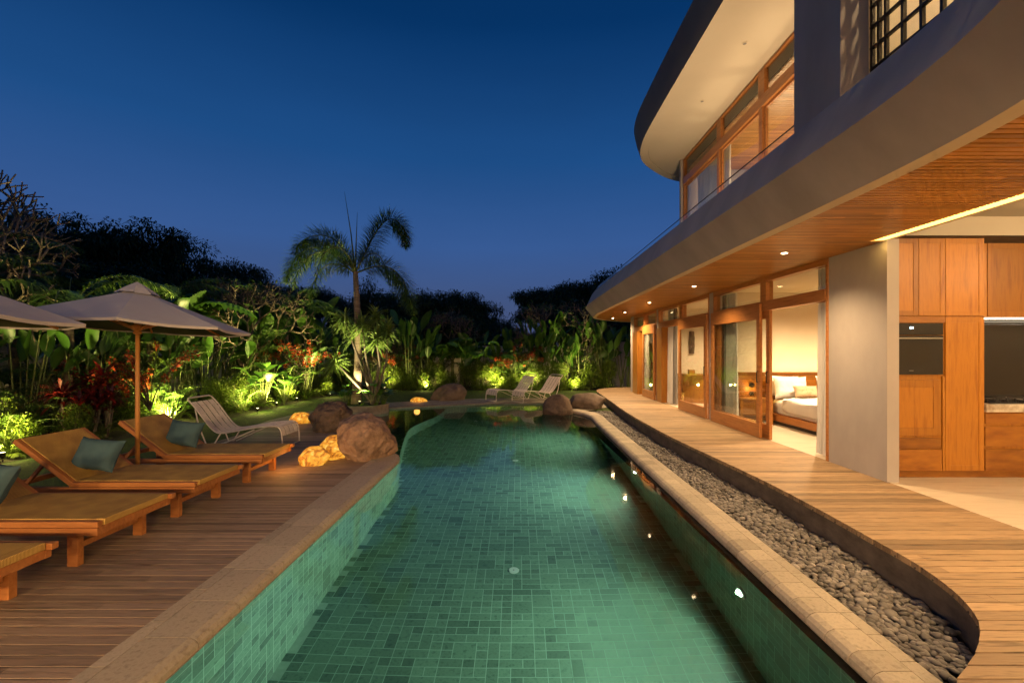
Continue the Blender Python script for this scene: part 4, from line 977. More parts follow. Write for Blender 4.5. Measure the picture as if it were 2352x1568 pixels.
def umbrella(cx,cy_,label,th0=-58,tilt=(2.4,-3.0)):
    t = thing('umbrella', label, 'umbrella', (cx,cy_,.08), 0, 'canvas umbrellas between the loungers')
    Rr=1.22; Z=2.50; zr=2.04; q=MB(); n_=8
    MB().tube([(0,0,0),(0,0,1.0),(.005,0,2.46)],[.026,.025,.022],14).build('pole',M['pole_wood'],t,smooth=True)
    MB().lathe([(.17,0),(.17,.03),(.06,.05),(.045,.12),(.04,.12)],seg=24).build('base',M['blackm'],t)
    top=thing('canopy_part',None,None); bpy.data.objects.remove(top)
    piv=bpy.data.objects.new('canopy',None)
    def rimpt(k,sub=0,f=1.0,zz=0):
        """sub in 0..1 between rib k and k+1, f radial fraction"""
        a0=R(th0+45*k); a1=R(th0+45*(k+1)); x=(1-sub)*math.cos(a0)+sub*math.cos(a1); y=(1-sub)*math.sin(a0)+sub*math.sin(a1)
        sag=.05*math.sin(math.pi*sub)*f; scal=.045*math.sin(math.pi*sub)*f
        z=Z+(zr-Z)*(f**.93)-sag*.4+.0*f
        r_=Rr*f; x*=r_*(1-scal); y*=r_*(1-scal)
        z+= zz + tilt_z(x,y)
        return (x,y,z)
    def tilt_z(x,y): return -x*math.tan(R(tilt[0]))+y*math.tan(R(tilt[1]))
    can=MB(); inn=MB(); fs_=[.10,.25,.4,.55,.7,.85,1.0]
    for k in range(8):
        rows=[[rimpt(k,s_/6,f) for s_ in range(7)] for f in fs_]
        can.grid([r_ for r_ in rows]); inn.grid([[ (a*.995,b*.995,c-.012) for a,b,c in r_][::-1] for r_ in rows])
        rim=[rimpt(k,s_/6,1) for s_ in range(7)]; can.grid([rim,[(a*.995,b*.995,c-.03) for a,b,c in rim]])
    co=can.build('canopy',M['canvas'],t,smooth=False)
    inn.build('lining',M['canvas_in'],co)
    v_=MB()
    for k in range(8):
        rows=[]
        for f,dz in ((0.0,.085),(.06,.075),(.12,.055),(.185,.018+(.012 if k%2 else 0))):
            rows.append([tuple(np.array(rimpt(k,s_/4,max(f,.001),dz))) for s_ in range(5)])
        v_.grid(rows); 
    v_.build('vent_cap',M['canvas'],co)
    rb=MB()
    for k in range(8):
        a=R(th0+45*k); p0=(.05*math.cos(a),.05*math.sin(a),Z-.06); p1=rimpt(k,0,.97,-.035)
        MB().beam(p0,p1,.018,.024).build('rib',M['pole_wood'],t)
        m_=rimpt(k,0,.48,-.045)
        MB().beam((.055*math.cos(a),.055*math.sin(a),2.0),m_,.014,.020).build('strut',M['pole_wood'],t)
    MB().lathe([(.03,1.93),(.045,1.94),(.045,1.955),(.034,1.97),(.06,1.99),(.075,2.03),(.08,2.04),(.03,2.045)],seg=24).build('hub',M['pole_wood'],t)
    return t
umbrella(-4.75,5.68,'pale canvas umbrella with a turned wooden pole standing between two woven loungers')
umbrella(-4.93,3.46,'nearest pale canvas umbrella, its canopy cut off by the left edge')

# ================================================================== WHITE CORD CHAISES
def chaise_mesh():
    prof=[(0,0),(-.01,.18),(-.04,.33),(-.10,.385),(-.20,.395),(-.5,.37),(-.85,.315),(-1.12,.275),(-1.25,.285),(-1.36,.36),(-1.5,.52),(-1.66,.72),(-1.80,.86)]
    P=smooth_path([(a,b) for a,b in prof],.035); pr=[(x,z) for x,z in P]
    W=.62; frame=MB(); 
    for s_ in (-1,1): frame.tube([(x,s_*W/2,z) for x,z in pr],.014,8)
    frame.tube([(pr[-1][0],-W/2,pr[-1][1]),(pr[-1][0]-.02,-W/2+.05,pr[-1][1]+.025),(pr[-1][0]-.02,W/2-.05,pr[-1][1]+.025),(pr[-1][0],W/2,pr[-1][1])],.014,8)
    frame.tube([(0,-W/2,.012),(0,W/2,.012)],.012,8)
    legs=[]
    for s_ in (-1,1):
        l=MB(); l.tube([(-1.66,s_*W/2,.70),(-1.60,s_*W/2*.98,.40),(-1.44,s_*W/2*.95,.02),(-1.34,s_*W/2*.95,.02),(-1.18,s_*W/2*.98,.27)],.012,8); legs.append(l)
    br=MB()
    for s_ in (-1,1): br.tube([(-1.28,s_*W/2*.95,.02),(-.55,s_*W/2*.95,.33)],.011,8)
    br.tube([(-1.40,-W/2,.02),(-1.40,W/2,.02)],.011,8)
    cord=MB(); n_=27
    for i in range(n_+1):
        if i%7==6: continue
        y=-W/2+.03+(W-.06)*i/n_
        cord.tube([(x,y,z-.004) for x,z in pr[6:-1:2]],.0075,5,cap=False)
    cross=MB()
    S=np.concatenate([[0],np.cumsum(np.linalg.norm(np.diff(P,axis=0),axis=1))]); u=.22
    while u<S[-1]-.05:
        x=float(np.interp(u,S,P[:,0])); z=float(np.interp(u,S,P[:,1])); cross.tube([(x,-W/2,z+.004),(x,W/2,z+.004)],.006,5,cap=False); u+=.165
    return frame,legs,br,cord,cross
def chaise(loc,rz,label):
    t=thing('mesh_lounge_chair',label,'lounge chair',loc,rz,'white corded lounge chairs')
    fr_,legs,br,cord,cross=chaise_mesh()
    fr_.build('frame',M['cream_cord'],t,smooth=True)
    for l in legs: l.build('leg',M['cream_cord'],t,smooth=True)
    br.build('brace',M['cream_cord'],t,smooth=True); cord.build('woven_cords',M['cream_cord'],t); cross.build('cross_cords',M['cream_cord'],t)
    return t
c1=chaise((-4.16,8.35,.08),0,'white corded lounge chair standing alone on the left deck'); c1.scale=(.93,1,1)
c2_=copy_tree(c1); c2_.scale=(1,1,1); c2_.location=(-.02,15.45,.06); c2_.rotation_euler=(0,0,R(180+38)); c2_['label']='front white corded lounge chair of the pair by the far pool edge'
c3_=copy_tree(c1); c3_.scale=(1,1,1); c3_.location=(-.95,15.85,.06); c3_.rotation_euler=(0,0,R(180+38)); c3_['label']='rear white corded lounge chair of the pair by the far pool edge'

# ================================================================== BOULDERS
def rock(name,label,cat,x,y,z,sx,sy,sz,seed,mat,sub=5,rz=0,amp=.22,flat=.0,lean=(0,0),group=None,planes=7):
    bm=bmesh.new(); bmesh.ops.create_icosphere(bm,subdivisions=sub,radius=1); r=np.random.default_rng(seed)
    pl=[(Vector(r.normal(size=3)).normalized(), .72+.2*r.random()) for _ in range(planes)]
    for v in bm.verts:
        p=v.co.copy()
        for nrm,d in pl:
            h=p.dot(nrm)
            if h>d: p-=nrm*(h-d)*.75
        q=v.co*1.1+Vector((seed*3.1,seed*1.7,0))
        k=1+amp*mnoise.noise(q)+amp*.35*mnoise.noise(q*2.6)+amp*.16*mnoise.noise(q*7)-amp*.30*max(0,.18-abs(mnoise.noise(q*2.1+Vector((9,1,4)))))-amp*.10*max(0,.2-abs(mnoise.noise(q*6+Vector((3,7,2)))))
        p*=k; p.x+=lean[0]*p.z; p.y+=lean[1]*p.z
        v.co=Vector((p.x*sx,p.y*sy,p.z*sz))
    me=bpy.data.meshes.new(name); bm.to_mesh(me); bm.free(); me.materials.append(mat); me.polygons.foreach_set('use_smooth',[True]*len(me.polygons))
    o=bpy.data.objects.new(name,me); COL.objects.link(o); o.location=(x,y,z); o.rotation_euler=(0,0,R(rz)); return tag(o,label,cat,group)
rock('boulder','largest brown boulder at the left corner of the pool coping','boulder',-2.52,7.45,.32,.47,.47,.50,4,M['rock'],6,20,.24,lean=(-.12,0),planes=12)
rock('boulder','dark brown boulder on the deck behind the largest one','boulder',-4.12,10.0,.28,.42,.42,.42,9,M['rock_d'],6,0,.30,lean=(.15,0))
rock('boulder','pointed brown boulder on the lawn edge behind the far path','boulder',-2.50,16.4,.16,.60,.45,.46,15,M['rock_g'],5,10,.22,lean=(.3,0))
rock('boulder','smooth dark boulder standing in the water at the far right pool corner','boulder',1.14,13.15,.16,.44,.42,.42,22,M['rock_d'],5,10,.14,planes=3)
rock('boulder','flat topped brown boulder beside the pebble bed, right of the one in the water','boulder',2.10,14.0,.20,.62,.42,.33,27,M['rock_g'],5,-6,.14,planes=4)
rock('glowing_rock','large glowing amber rock lamp on the deck in front of the biggest boulder','rock lamp',-3.12,6.98,.15,.235,.20,.19,33,M['glow'],5,0,.13,group='glowing rock lamps')
rock('glowing_rock','taller glowing amber rock lamp pressed behind against the biggest boulder','rock lamp',-2.98,7.36,.20,.25,.2,.24,36,M['glow'],5,20,.13,group='glowing rock lamps')
rock('glowing_rock','glowing amber rock lamp at the deck edge behind the white lounge chair','rock lamp',-5.28,11.1,.12,.27,.22,.19,41,M['glow'],5,0,.13,group='glowing rock lamps')
rock('glowing_rock','small glowing amber rock lamp on the far path left of the pointed boulder','rock lamp',-3.42,15.75,.08,.30,.22,.13,47,M['glow'],5,0,.13,group='glowing rock lamps')
point('rock_lamp_glow',(-3.35,6.55,.35),5,(1,.42,.08),.2); point('rock_lamp_glow',(-5.3,10.7,.4),3,(1,.42,.08),.2); point('rock_lamp_glow',(-3.42,15.4,.25),1.5,(1,.42,.08),.1)
# ================================================================== VEGETATION
class LB:
    """collects strips of leaf faces"""
    def __init__(s): s.V=[]; s.F=[]; s.T=[]; s.n=0
    def strips(s, p, d, L, W, droop, n=3, wide=0.45, fold=0.0, tint=None, side=None, r=rng, pet=0.0):
        p=np.atleast_2d(p).astype(float); N_=max(len(p),len(np.atleast_2d(d))); p=np.broadcast_to(p,(N_,3)); d=np.broadcast_to(np.atleast_2d(d).astype(float),(N_,3)); d=d/(np.linalg.norm(d,axis=1,keepdims=True)+1e-9)
        L=np.broadcast_to(L,(N_,)).astype(float); W=np.broadcast_to(W,(N_,)).astype(float); droop=np.broadcast_to(droop,(N_,)).astype(float)
        if side is None:
            side=np.cross(d,[0,0,1.0]); nn=np.linalg.norm(side,axis=1,keepdims=True); a=r.random(N_)*6.28
            alt=np.stack([np.cos(a),np.sin(a),np.zeros(N_)],1); side=np.where(nn>.15,side/(nn+1e-9),alt)
        t=np.linspace(0,1,n+1)
        w_=np.where(t<wide, np.sin(np.pi/2*np.clip(t/wide,0,1))**.8, np.cos(np.pi/2*np.clip((t-wide)/(1-wide),0,1))**.75); w_[0]=max(w_[0],.10); w_[-1]=.03
        c=p[:,None,:]+d[:,None,:]*(L[:,None]*t)[:,:,None]; c[:,:,2]-=(droop*L)[:,None]*t**2
        hw=(W[:,None]*w_*.5)[:,:,None]*side[:,None,:]
        if fold>0:
            up=np.cross(side,d); up*=np.sign(up[:,2:3]+1e-9); f=(W[:,None]*w_*fold)[:,:,None]*up[:,None,:]
            Vx=np.stack([c-hw+f,c,c+hw+f],2); m_=3
        else: Vx=np.stack([c-hw,c+hw],2); m_=2
        idx=np.arange(N_*(n+1)*m_).reshape(N_,n+1,m_)+s.n; fs=[]
        for k in range(m_-1): fs.append(np.stack([idx[:,:-1,k],idx[:,:-1,k+1],idx[:,1:,k+1],idx[:,1:,k]],-1).reshape(-1,4))
        s.V.append(Vx.reshape(-1,3)); F=np.vstack(fs); s.F.append(F); s.n+=N_*(n+1)*m_
        if tint is None: tint=r.random(N_)
        tt=np.broadcast_to(tint,(N_,)); s.T.append(np.concatenate([np.repeat(tt,n) for k in range(m_-1)]))
        return s
    def mesh(s,name,mat): return np_mesh(name,np.vstack(s.V),np.vstack(s.F),mat,np.concatenate(s.T),True)
def unit(v): v=np.asarray(v,float); return v/(np.linalg.norm(v)+1e-9)
def frond(lb, pts, llen, lw, r, per=2, pitch=.03, droop=.35, plume=False, ang=55, tint0=.5):
    """pinnate frond on the curve pts (n,3)"""
    P=np.asarray(pts); S=np.concatenate([[0],np.cumsum(np.linalg.norm(np.diff(P,axis=0),axis=1))]); n_=int(S[-1]/pitch)
    u=np.linspace(.10*S[-1],S[-1],n_); c=np.stack([np.interp(u,S,P[:,k]) for k in range(3)],1)
    T=np.gradient(c,axis=0); T/=np.linalg.norm(T,axis=1,keepdims=True)+1e-9
    sd=np.cross(T,[0,0,1.0]); sd/=np.linalg.norm(sd,axis=1,keepdims=True)+1e-9; up=np.cross(sd,T)
    f=u/S[-1]; ll=llen*np.clip(np.sin(np.pi*(.12+.83*f))**.7,.15,1)
    if plume:
        for k in range(per):
            a=r.random(n_)*6.283; dirn=T*math.cos(R(ang))+ (sd*np.cos(a)[:,None]+up*np.sin(a)[:,None])*math.sin(R(ang))
            lb.strips(c,dirn,ll*(.75+.5*r.random(n_)),lw,droop*(.6+.8*r.random(n_)),2,.35,tint=np.clip(tint0+r.normal(0,.2,n_),0,1),r=r)
    else:
        for s_ in (-1,1):
            a=R(ang)+r.normal(0,.10,n_); dirn=T*np.cos(a)[:,None]+sd*s_*np.sin(a)[:,None]+up*(.15+r.normal(0,.12,n_))[:,None]
            lb.strips(c,dirn,ll*(.9+.2*r.random(n_)),lw,droop*(.6+.8*r.random(n_)),3,.3,tint=np.clip(tint0+r.normal(0,.2,n_),0,1),r=r)
def arch(p,az,el,L,bend,n_=14):
    """arching curve: starts with elevation el, bends down by bend radians over its length"""
    out=[np.array(p,float)]; e=el
    for k in range(n_):
        e=el-bend*((k+1)/n_)**1.3; out.append(out[-1]+L/n_*np.array([math.cos(az)*math.cos(e),math.sin(az)*math.cos(e),math.sin(e)]))
    return np.array(out)
PROTO={}
def heliconia(seed,n_=11,hmin=1.2,hmax=2.3,lean=.25,LL=(.8,1.2),WW=(.22,.32)):
    r=np.random.default_rng(seed); lb=LB(); st=MB()
    for k in range(n_):
        az=r.random()*6.28; ra=.30*r.random()**.5; b=np.array([ra*math.cos(az),ra*math.sin(az),0.]); H=hmin+(hmax-hmin)*r.random()
        ln=lean*(.3+r.random()); top=b+np.array([ln*H*math.cos(az),ln*H*math.sin(az),H])
        mid=(b+top)/2; st.tube([b,mid+[0,0,.05],top],[.022,.018,.010],6,cap=False)
        nl=2 if r.random()<.6 else 1
        for q in range(nl):
            d=unit([math.cos(az+q*2.6)*(.25+.5*r.random()),math.sin(az+q*2.6)*(.25+.5*r.random()),1.0-.35*q]); L=LL[0]+(LL[1]-LL[0])*r.random()
            sd=unit(np.cross(d,unit(r.normal(size=3)))); src=top-d*0.05-[0,0,.45*q]
            lb.strips(src,d,L,WW[0]+(WW[1]-WW[0])*r.random(),.12+.35*r.random(),9,.42,.16,tint=[.2+.6*r.random()],side=sd[None],r=r)
    return [('foliage',lb.mesh('heliconia_leaves',M['leaf_big'])),('stem',st.mesh('heliconia_stems',M['stalk'],True))]
def banana(seed,n_=8,H=1.3,L=1.7,W=.5):
    r=np.random.default_rng(seed); lb=LB(); st=MB(); st.tube([(0,0,0),(.02,0,H*.6),(.03,.02,H)],[.09,.075,.05],10,cap=False)
    for k in range(n_):
        az=k*2.4+r.normal(0,.3); el=R(50+30*r.random()); P=arch((.03,.02,H-.1),az,el,L*(.8+.4*r.random()),R(70+50*r.random()),22)
        st.tube(P[:8],[.018]*8,5,cap=False)
        # torn blade: overlapping strips either side of the rib
        T=np.gradient(P,axis=0); T/=np.linalg.norm(T,axis=1,keepdims=True); sd=np.cross(T,[0,0,1.]); sd/=np.linalg.norm(sd,axis=1,keepdims=True)+1e-9
        f=np.linspace(0,1,len(P)); wd=W*np.sin(np.pi*np.clip(.05+.93*f,0,1))**.6
        t0=.3+.5*r.random()
        for s_ in (-1,1):
            j=np.arange(3,len(P)-1); dirn=sd[j]*s_+T[j]*.45+np.array([0,0,.12]); seg=L/22*1.25
            lb.strips(P[j],dirn,wd[j]*.62*(.9+.2*r.random(len(j))),seg*1.5,.35+.3*r.random(len(j)),3,.5,tint=np.clip(t0+r.normal(0,.05,len(j)),0,1),side=T[j],r=r)
    return [('foliage',lb.mesh('banana_leaves',M['leaf_big'])),('stem',st.mesh('banana_stems',M['stalk'],True))]
def areca(seed,n_=12,L=2.0,el0=70,mat='leaf_palm',ll=.36,lw=.028,pitch=.04):
    r=np.random.default_rng(seed); lb=LB(); st=MB()
    for k in range(n_):
        az=r.random()*6.28; P=arch((.12*math.cos(az),.12*math.sin(az),0),az,R(el0+15*r.random()),L*(.7+.5*r.random()),R(60+45*r.random()),14)
        st.tube(P,[.012]*6+[.006]*9,5,cap=False); frond(lb,P[3:],ll,lw,r,pitch=pitch,tint0=.3+.4*r.random())
    return [('foliage',lb.mesh('areca_leaves',M[mat])),('stem',st.mesh('areca_stems',M['stalk'],True))]
def palm(seed,H=2.6,n_=11,L=2.4,rad=.10):
    r=np.random.default_rng(seed); lb=LB(); st=MB(); zs=np.linspace(0,H,26)
    st.tube([(.05*math.sin(z),.03*z,z) for z in zs],[rad*(1.35-.55*min(1,z/ .8) if z<.8 else .8)*(1+.05*(i%2)) for i,z in enumerate(zs)],12,cap=False)
    stems=MB()
    for k in range(n_):
        az=k*2.399+r.normal(0,.2); P=arch((.05*math.sin(H),.03*H,H),az,R(25+55*r.random()),L*(.85+.3*r.random()),R(75+40*r.random()),16)
        stems.tube(P,[.02]*5+[.010]*12,5,cap=False); frond(lb,P[2:],.52,.036,r,pitch=.035,tint0=.3+.4*r.random(),droop=.5)
    return [('foliage',lb.mesh('palm_leaves',M['leaf_palm'])),('trunk',st.mesh('palm_trunk',M['bark'],True)),('frond_stem',stems.mesh('palm_stems',M['stalk'],True))]
def lumpy(r,N_,rx,ry,rz,lumps=9,edge=.55):
    """points in a lumpy crown volume"""
    c=r.normal(size=(lumps,3)); c/=np.linalg.norm(c,axis=1,keepdims=True); c*=(.35+.4*r.random((lumps,1))); s_=.30+.28*r.random(lumps)
    k=r.integers(0,lumps,N_); v=r.normal(size=(N_,3)); v/=np.linalg.norm(v,axis=1,keepdims=True); v*=(edge+(1-edge)*r.random((N_,1)))
    p=c[k]+v*s_[k][:,None]; return p*np.array([rx,ry,rz]), v
def shrub(seed,N_=2600,rx=.55,ry=.45,rz=.5,L=.085,W=.035,mat='leaf_shrub',zc=None):
    r=np.random.default_rng(seed); lb=LB(); p,v=lumpy(r,N_,rx,ry,rz); p[:,2]+=(rz*.9 if zc is None else zc); k=p[:,2]>.01; p=p[k]; v=v[k]; n_=len(p)
    d=v+r.normal(0,.5,(n_,3))+np.array([0,0,.35]); lb.strips(p,d,L*(.6+.8*r.random(n_)),W*(.7+.6*r.random(n_)),.3,2,.45,r=r)
    st=MB()
    for q in range(8):
        a=r.random()*6.28; e=np.array([rx*.6*math.cos(a),ry*.6*math.sin(a),rz*(.9+.5*r.random())]); st.tube([(0,0,0),e*.5+[0,0,.05],e],[.012,.009,.004],5,cap=False)
    return [('foliage',lb.mesh('shrub_leaves',M[mat])),('stem',st.mesh('shrub_stems',M['bark_dark'],True))]
def fern(seed,n_=26,L=.75):
    r=np.random.default_rng(seed); lb=LB(); st=MB()
    for k in range(n_):
        az=r.random()*6.28; P=arch((.05*math.cos(az),.05*math.sin(az),0),az,R(45+40*r.random()),L*(.6+.7*r.random()),R(70+40*r.random()),10)
        st.tube(P,[.005]*11,4,cap=False); frond(lb,P[1:],.15,.016,r,pitch=.022,tint0=.3+.5*r.random(),droop=.25)
    return [('foliage',lb.mesh('fern_leaves',M['leaf_fern'])),('stem',st.mesh('fern_stems',M['stalk'],True))]
def straps(seed,n_=70,L=.5,W=.03,mat='leaf_fern',el=(30,85),stem=0,heads=1,spread=0,droop=.5):
    r=np.random.default_rng(seed); lb=LB(); st=MB()
    for h in range(heads):
        a=r.random()*6.28; ra=spread*r.random()**.5; hz=stem*(.6+.5*r.random()); b=np.array([ra*math.cos(a),ra*math.sin(a),hz])
        if stem: st.tube([(b[0]*.4,b[1]*.4,0),(b[0]*.8,b[1]*.8,hz*.5),b],[.02,.017,.015],6,cap=False)
        az=r.random(n_)*6.28; e=np.radians(el[0]+(el[1]-el[0])*r.random(n_)); d=np.stack([np.cos(az)*np.cos(e),np.sin(az)*np.cos(e),np.sin(e)],1)
        lb.strips(b+d*.01+np.c_[np.zeros(n_),np.zeros(n_),.10*r.random(n_)*(1 if stem else 0)],d,L*(.6+.6*r.random(n_)),W,droop*(.5+r.random(n_)),5,.4,.1,r=r)
    out=[('foliage',lb.mesh('strap_leaves',M[mat]))]
    if stem: out.append(('stem',st.mesh('strap_stems',M['bark_pale'],True)))
    return out
def bigleaf(seed,n_=9,H=.7,L=.55,W=.32,mat='leaf_big'):
    r=np.random.default_rng(seed); lb=LB(); st=MB()
    for k in range(n_):
        az=k*2.4+r.normal(0,.3); h=H*(.5+.7*r.random()); t=np.array([.35*h*math.cos(az),.35*h*math.sin(az),h]); st.tube([(0,0,0),t*.5+[0,0,.05],t],[.012,.010,.007],5,cap=False)
        lb.strips(t,[math.cos(az)*.8,math.sin(az)*.8,.5+.6*r.random()],L*(.7+.6*r.random()),W*(.8+.4*r.random()),.55,7,.38,.12,r=r,tint=[.3+.5*r.random()])
    return [('foliage',lb.mesh('big_leaves',M[mat])),('stem',st.mesh('big_leaf_stems',M['stalk'],True))]
def bougain(seed,H=1.9):
    r=np.random.default_rng(seed); lb=LB(); st=MB(); gl=LB()
    for k in range(13):
        az=r.random()*6.28; P=arch((0,0,.1),az,R(60+25*r.random()),H*(.7+.5*r.random()),R(50+60*r.random()),12); st.tube(P,np.linspace(.014,.004,13).tolist(),5,cap=False)
        for q in range(5,13,1):
            n_=int(r.integers(18,52)); c=P[q]+r.normal(0,.05,3); v=r.normal(size=(n_,3)); v/=np.linalg.norm(v,axis=1,keepdims=True)
            if r.random()<.72: lb.strips(c+v*.055,v+r.normal(0,.4,(n_,3)),.05,.045,.1,2,.5,r=r)
            gl.strips(c+v[:12]*.09,v[:12],.06,.03,.2,2,.5,r=r)
    return [('bracts',lb.mesh('red_bracts',M['leaf_red'])),('foliage',gl.mesh('green_leaves',M['leaf_shrub'])),('stem',st.mesh('woody_stems',M['bark_dark'],True))]
def frangipani(seed,H=3.2,leaves=True,depth=7,r0=.060):
    r=np.random.default_rng(seed); st=MB(); lb=LB()
    def grow(p,d,L,rad,k):
        d=unit(d); e=p+d*L; m_=p+d*L*.5+r.normal(0,.03*L,3); st.tube([p,m_,e],[rad,rad*.86,rad*.80],7 if k>2 else 5)
        if k==0:
            if leaves and r.random()<.35:
                n_=int(r.integers(3,8)); v=r.normal(size=(n_,3)); v[:,2]=np.abs(v[:,2])*.6; lb.strips(e,v,.14+.08*r.random(n_),.045,.4,3,.5,r=r)
            return
        a0=r.random()*6.28; nb=3 if r.random()<.4 else 2
        for q in range(nb):
            a=a0+q*6.283/nb+r.normal(0,.3); o_=unit(np.cross(d,[math.cos(a),math.sin(a),.3])); dd=d*.75+o_*.62+np.array([0,0,.16]); grow(e,dd,L*(.72+.14*r.random()),rad*.76,k-1)
    grow(np.array([0,0,0.]),[.05,.05,1],H*.24,r0,depth)
    out=[('branch',st.mesh('bare_branches',M['bark_pale'],True))]
    if leaves: out.append(('foliage',lb.mesh('branch_tip_leaves',M['leaf_palm'])))
    return out
def bigtree(seed,N_=27000,H=7,rx=3.3,rz=2.75,open_=False):
    r=np.random.default_rng(seed); lb=LB(); st=MB(); th=H-rz*1.75
    st.tube([(0,0,0),(.1,.05,th*.5),(.15,-.05,th)],[.22,.17,.13],8,cap=False)
    nl=30; cs=[]
    for k in range(nl):
        a=k*2.399; el=R((-5 if open_ else -38)+(80 if open_ else 118)*r.random()); ln=(.55+.5*r.random()); e=np.array([rx*ln*math.cos(a)*math.cos(el),rx*ln*math.sin(a)*math.cos(el),th+rz*.7+rz*1.15*ln*math.sin(el)-(.5*rz if open_ else .2*rz)])
        s0=np.array([.12,-.02,th*(.75+.25*r.random())]); m_=(s0+e)/2+r.normal(0,.25,3); st.tube([s0,m_,e],[.08,.05,.02],6,cap=False)
        for q in range(6):
            e2=e+r.normal(0,.35 if open_ else .5,3)*np.array([1,1,.5 if open_ else .8]); cs.append((e2,.38+.45*r.random())); st.tube([m_*.3+e*.7,(e+e2)/2,e2],[.025,.015,.008],4,cap=False)
    per=N_//len(cs)
    for c,s_ in cs:
        n_=int(per*(.5+r.random())); v=r.normal(size=(n_,3)); v/=np.linalg.norm(v,axis=1,keepdims=True); rad=s_*(r.random(n_)**.5)
        p=c+v*rad[:,None]*np.array([1.15,1.15,.6]); lb.strips(p,v+r.normal(0,.7,(n_,3)),.15+.15*r.random(n_),.085,.4,2,.45,r=r)
    return [('crown',lb.mesh('tree_crown',M['leaf_dark'])),('trunk',st.mesh('tree_trunk',M['bark_dark'],True))]
def proto(key):
    if key not in PROTO:
        kind,sd=key.rsplit('_',1); sd=int(sd)
        PROTO[key]={'heliconia':lambda:heliconia(sd),'banana':lambda:banana(sd),'areca':lambda:areca(sd),'palm':lambda:palm(sd),'shrub':lambda:shrub(sd),'fern':lambda:fern(sd),
          'grassy':lambda:straps(sd,90,.45,.022),'cordyline':lambda:straps(sd,34,.42,.055,'leaf_cord',(10,80),.75,4,.3),'bigleaf':lambda:bigleaf(sd),'bougainvillea':lambda:bougain(sd),
          'frangipani':lambda:frangipani(sd,leaves=(sd!=5)),'tree':lambda:bigtree(sd),'opentree':lambda:bigtree(sd,17000,7,3.6,1.7,True),'hedgeball':lambda:shrub(sd,5200,.8,.6,.75,.07,.03)}[kind]()
    return PROTO[key]
NAMES={'heliconia':('heliconia','plant'),'banana':('banana_plant','plant'),'areca':('areca_palm','palm'),'palm':('palm_tree','palm tree'),'shrub':('leafy_shrub','shrub'),'fern':('fern','fern'),
 'grassy':('strap_leaf_plant','plant'),'cordyline':('red_cordyline','plant'),'bigleaf':('elephant_ear_plant','plant'),'bougainvillea':('bougainvillea','shrub'),'frangipani':('frangipani_tree','tree'),
 'tree':('dark_tree','tree'),'opentree':('open_crowned_tree','tree'),'hedgeball':('dense_shrub','shrub')}
LOOK={'heliconia':'upright heliconia clump','banana':'broad leaved banana plant','areca':'arching areca palm','palm':'feathery palm tree','shrub':'small green shrub','fern':'lacy fern',
 'grassy':'tuft of strap leaves','cordyline':'dark red cordyline','bigleaf':'plant with big oval leaves','bougainvillea':'bougainvillea with red bracts','frangipani':'bare branched frangipani tree','tree':'dense dark tree','opentree':'open crowned dark tree','hedgeball':'dense rounded bush'}
GRP={'heliconia':'heliconias in the garden hedge','banana':'banana plants in the garden hedge','areca':'areca palms in the garden hedge','shrub':'small shrubs along the hedge foot','fern':'ferns along the hedge foot','grassy':'strap leaved tufts','cordyline':'red cordylines by the left lawn','bigleaf':'large leaved plants in the beds','bougainvillea':'red bougainvilleas','frangipani':'bare frangipani trees','tree':'dark trees beyond the garden','opentree':'dark trees beyond the garden','hedgeball':'dense bushes along the hedge foot','palm':'palms in the left garden'}
USED={}
def place(key,x,y,z=0.04,s=1,rz=None,where=''):
    kind=key.rsplit('_',1)[0]; nm,cat=NAMES[kind]; lab=(LOOK[kind]+' '+where).strip(); USED[lab]=USED.get(lab,0)+1
    k_=lab; sz=s if not hasattr(s,'__len__') else s[0]; USED.setdefault('s'+k_,[]).append(sz)
    if USED[k_]==2: lab+=', larger' if sz>USED['s'+k_][0] else ', smaller'
    if USED[k_]>2: lab+=', largest' if sz>=max(USED['s'+k_]) else (', smallest' if sz<=min(USED['s'+k_]) else ', middling')
    t=thing(nm,lab,cat,(x,y,z),random.random()*6.28 if rz is None else rz,GRP[kind])
    t.scale=(s,s,s) if not hasattr(s,'__len__') else s
    for pn,me in proto(key): link(pn,me,t)
    return t
def px(x_,Y): return (x_-1190)/1045*Y      # world x of a picture column at depth Y
FARMARK=[(-8.2,'at the far left lawn corner'),(-6.9,'left behind the planted palm'),(-5.6,'right behind the planted palm'),(-4.6,'just right of the planted palm'),(-3.4,'left of the pointed boulder'),(-2.4,'behind the pointed boulder'),(-1.4,'right of the pointed boulder'),(-.5,'left of the white chairs'),(.5,'behind the rear white chair'),(1.5,'behind the front white chair'),(2.6,'right of the white chairs'),(3.6,'near the terrace end'),(9,'nearest the villa')]
LEFTMARK=[(5.2,'beside the nearest loungers'),(6.4,'beyond the half hidden lounger'),(7.6,'beyond the middle lounger'),(8.8,'under the umbrella canopy edge'),(10,'left of the umbrella pole'),(11.2,'right of the umbrella pole'),(12.3,'behind the white lounge chair'),(13.5,'right of the white lounge chair'),(15,'left of the glowing rock'),(16.5,'above the glowing rock'),(18,'beyond the glowing rock'),(30,'at the hedge corner')]
def mark(v,tab):
    for a,t in tab:
        if v<a: return t
    return tab[-1][1]
rv=np.random.default_rng(77)
ROWN=['front row','middle row','back row']
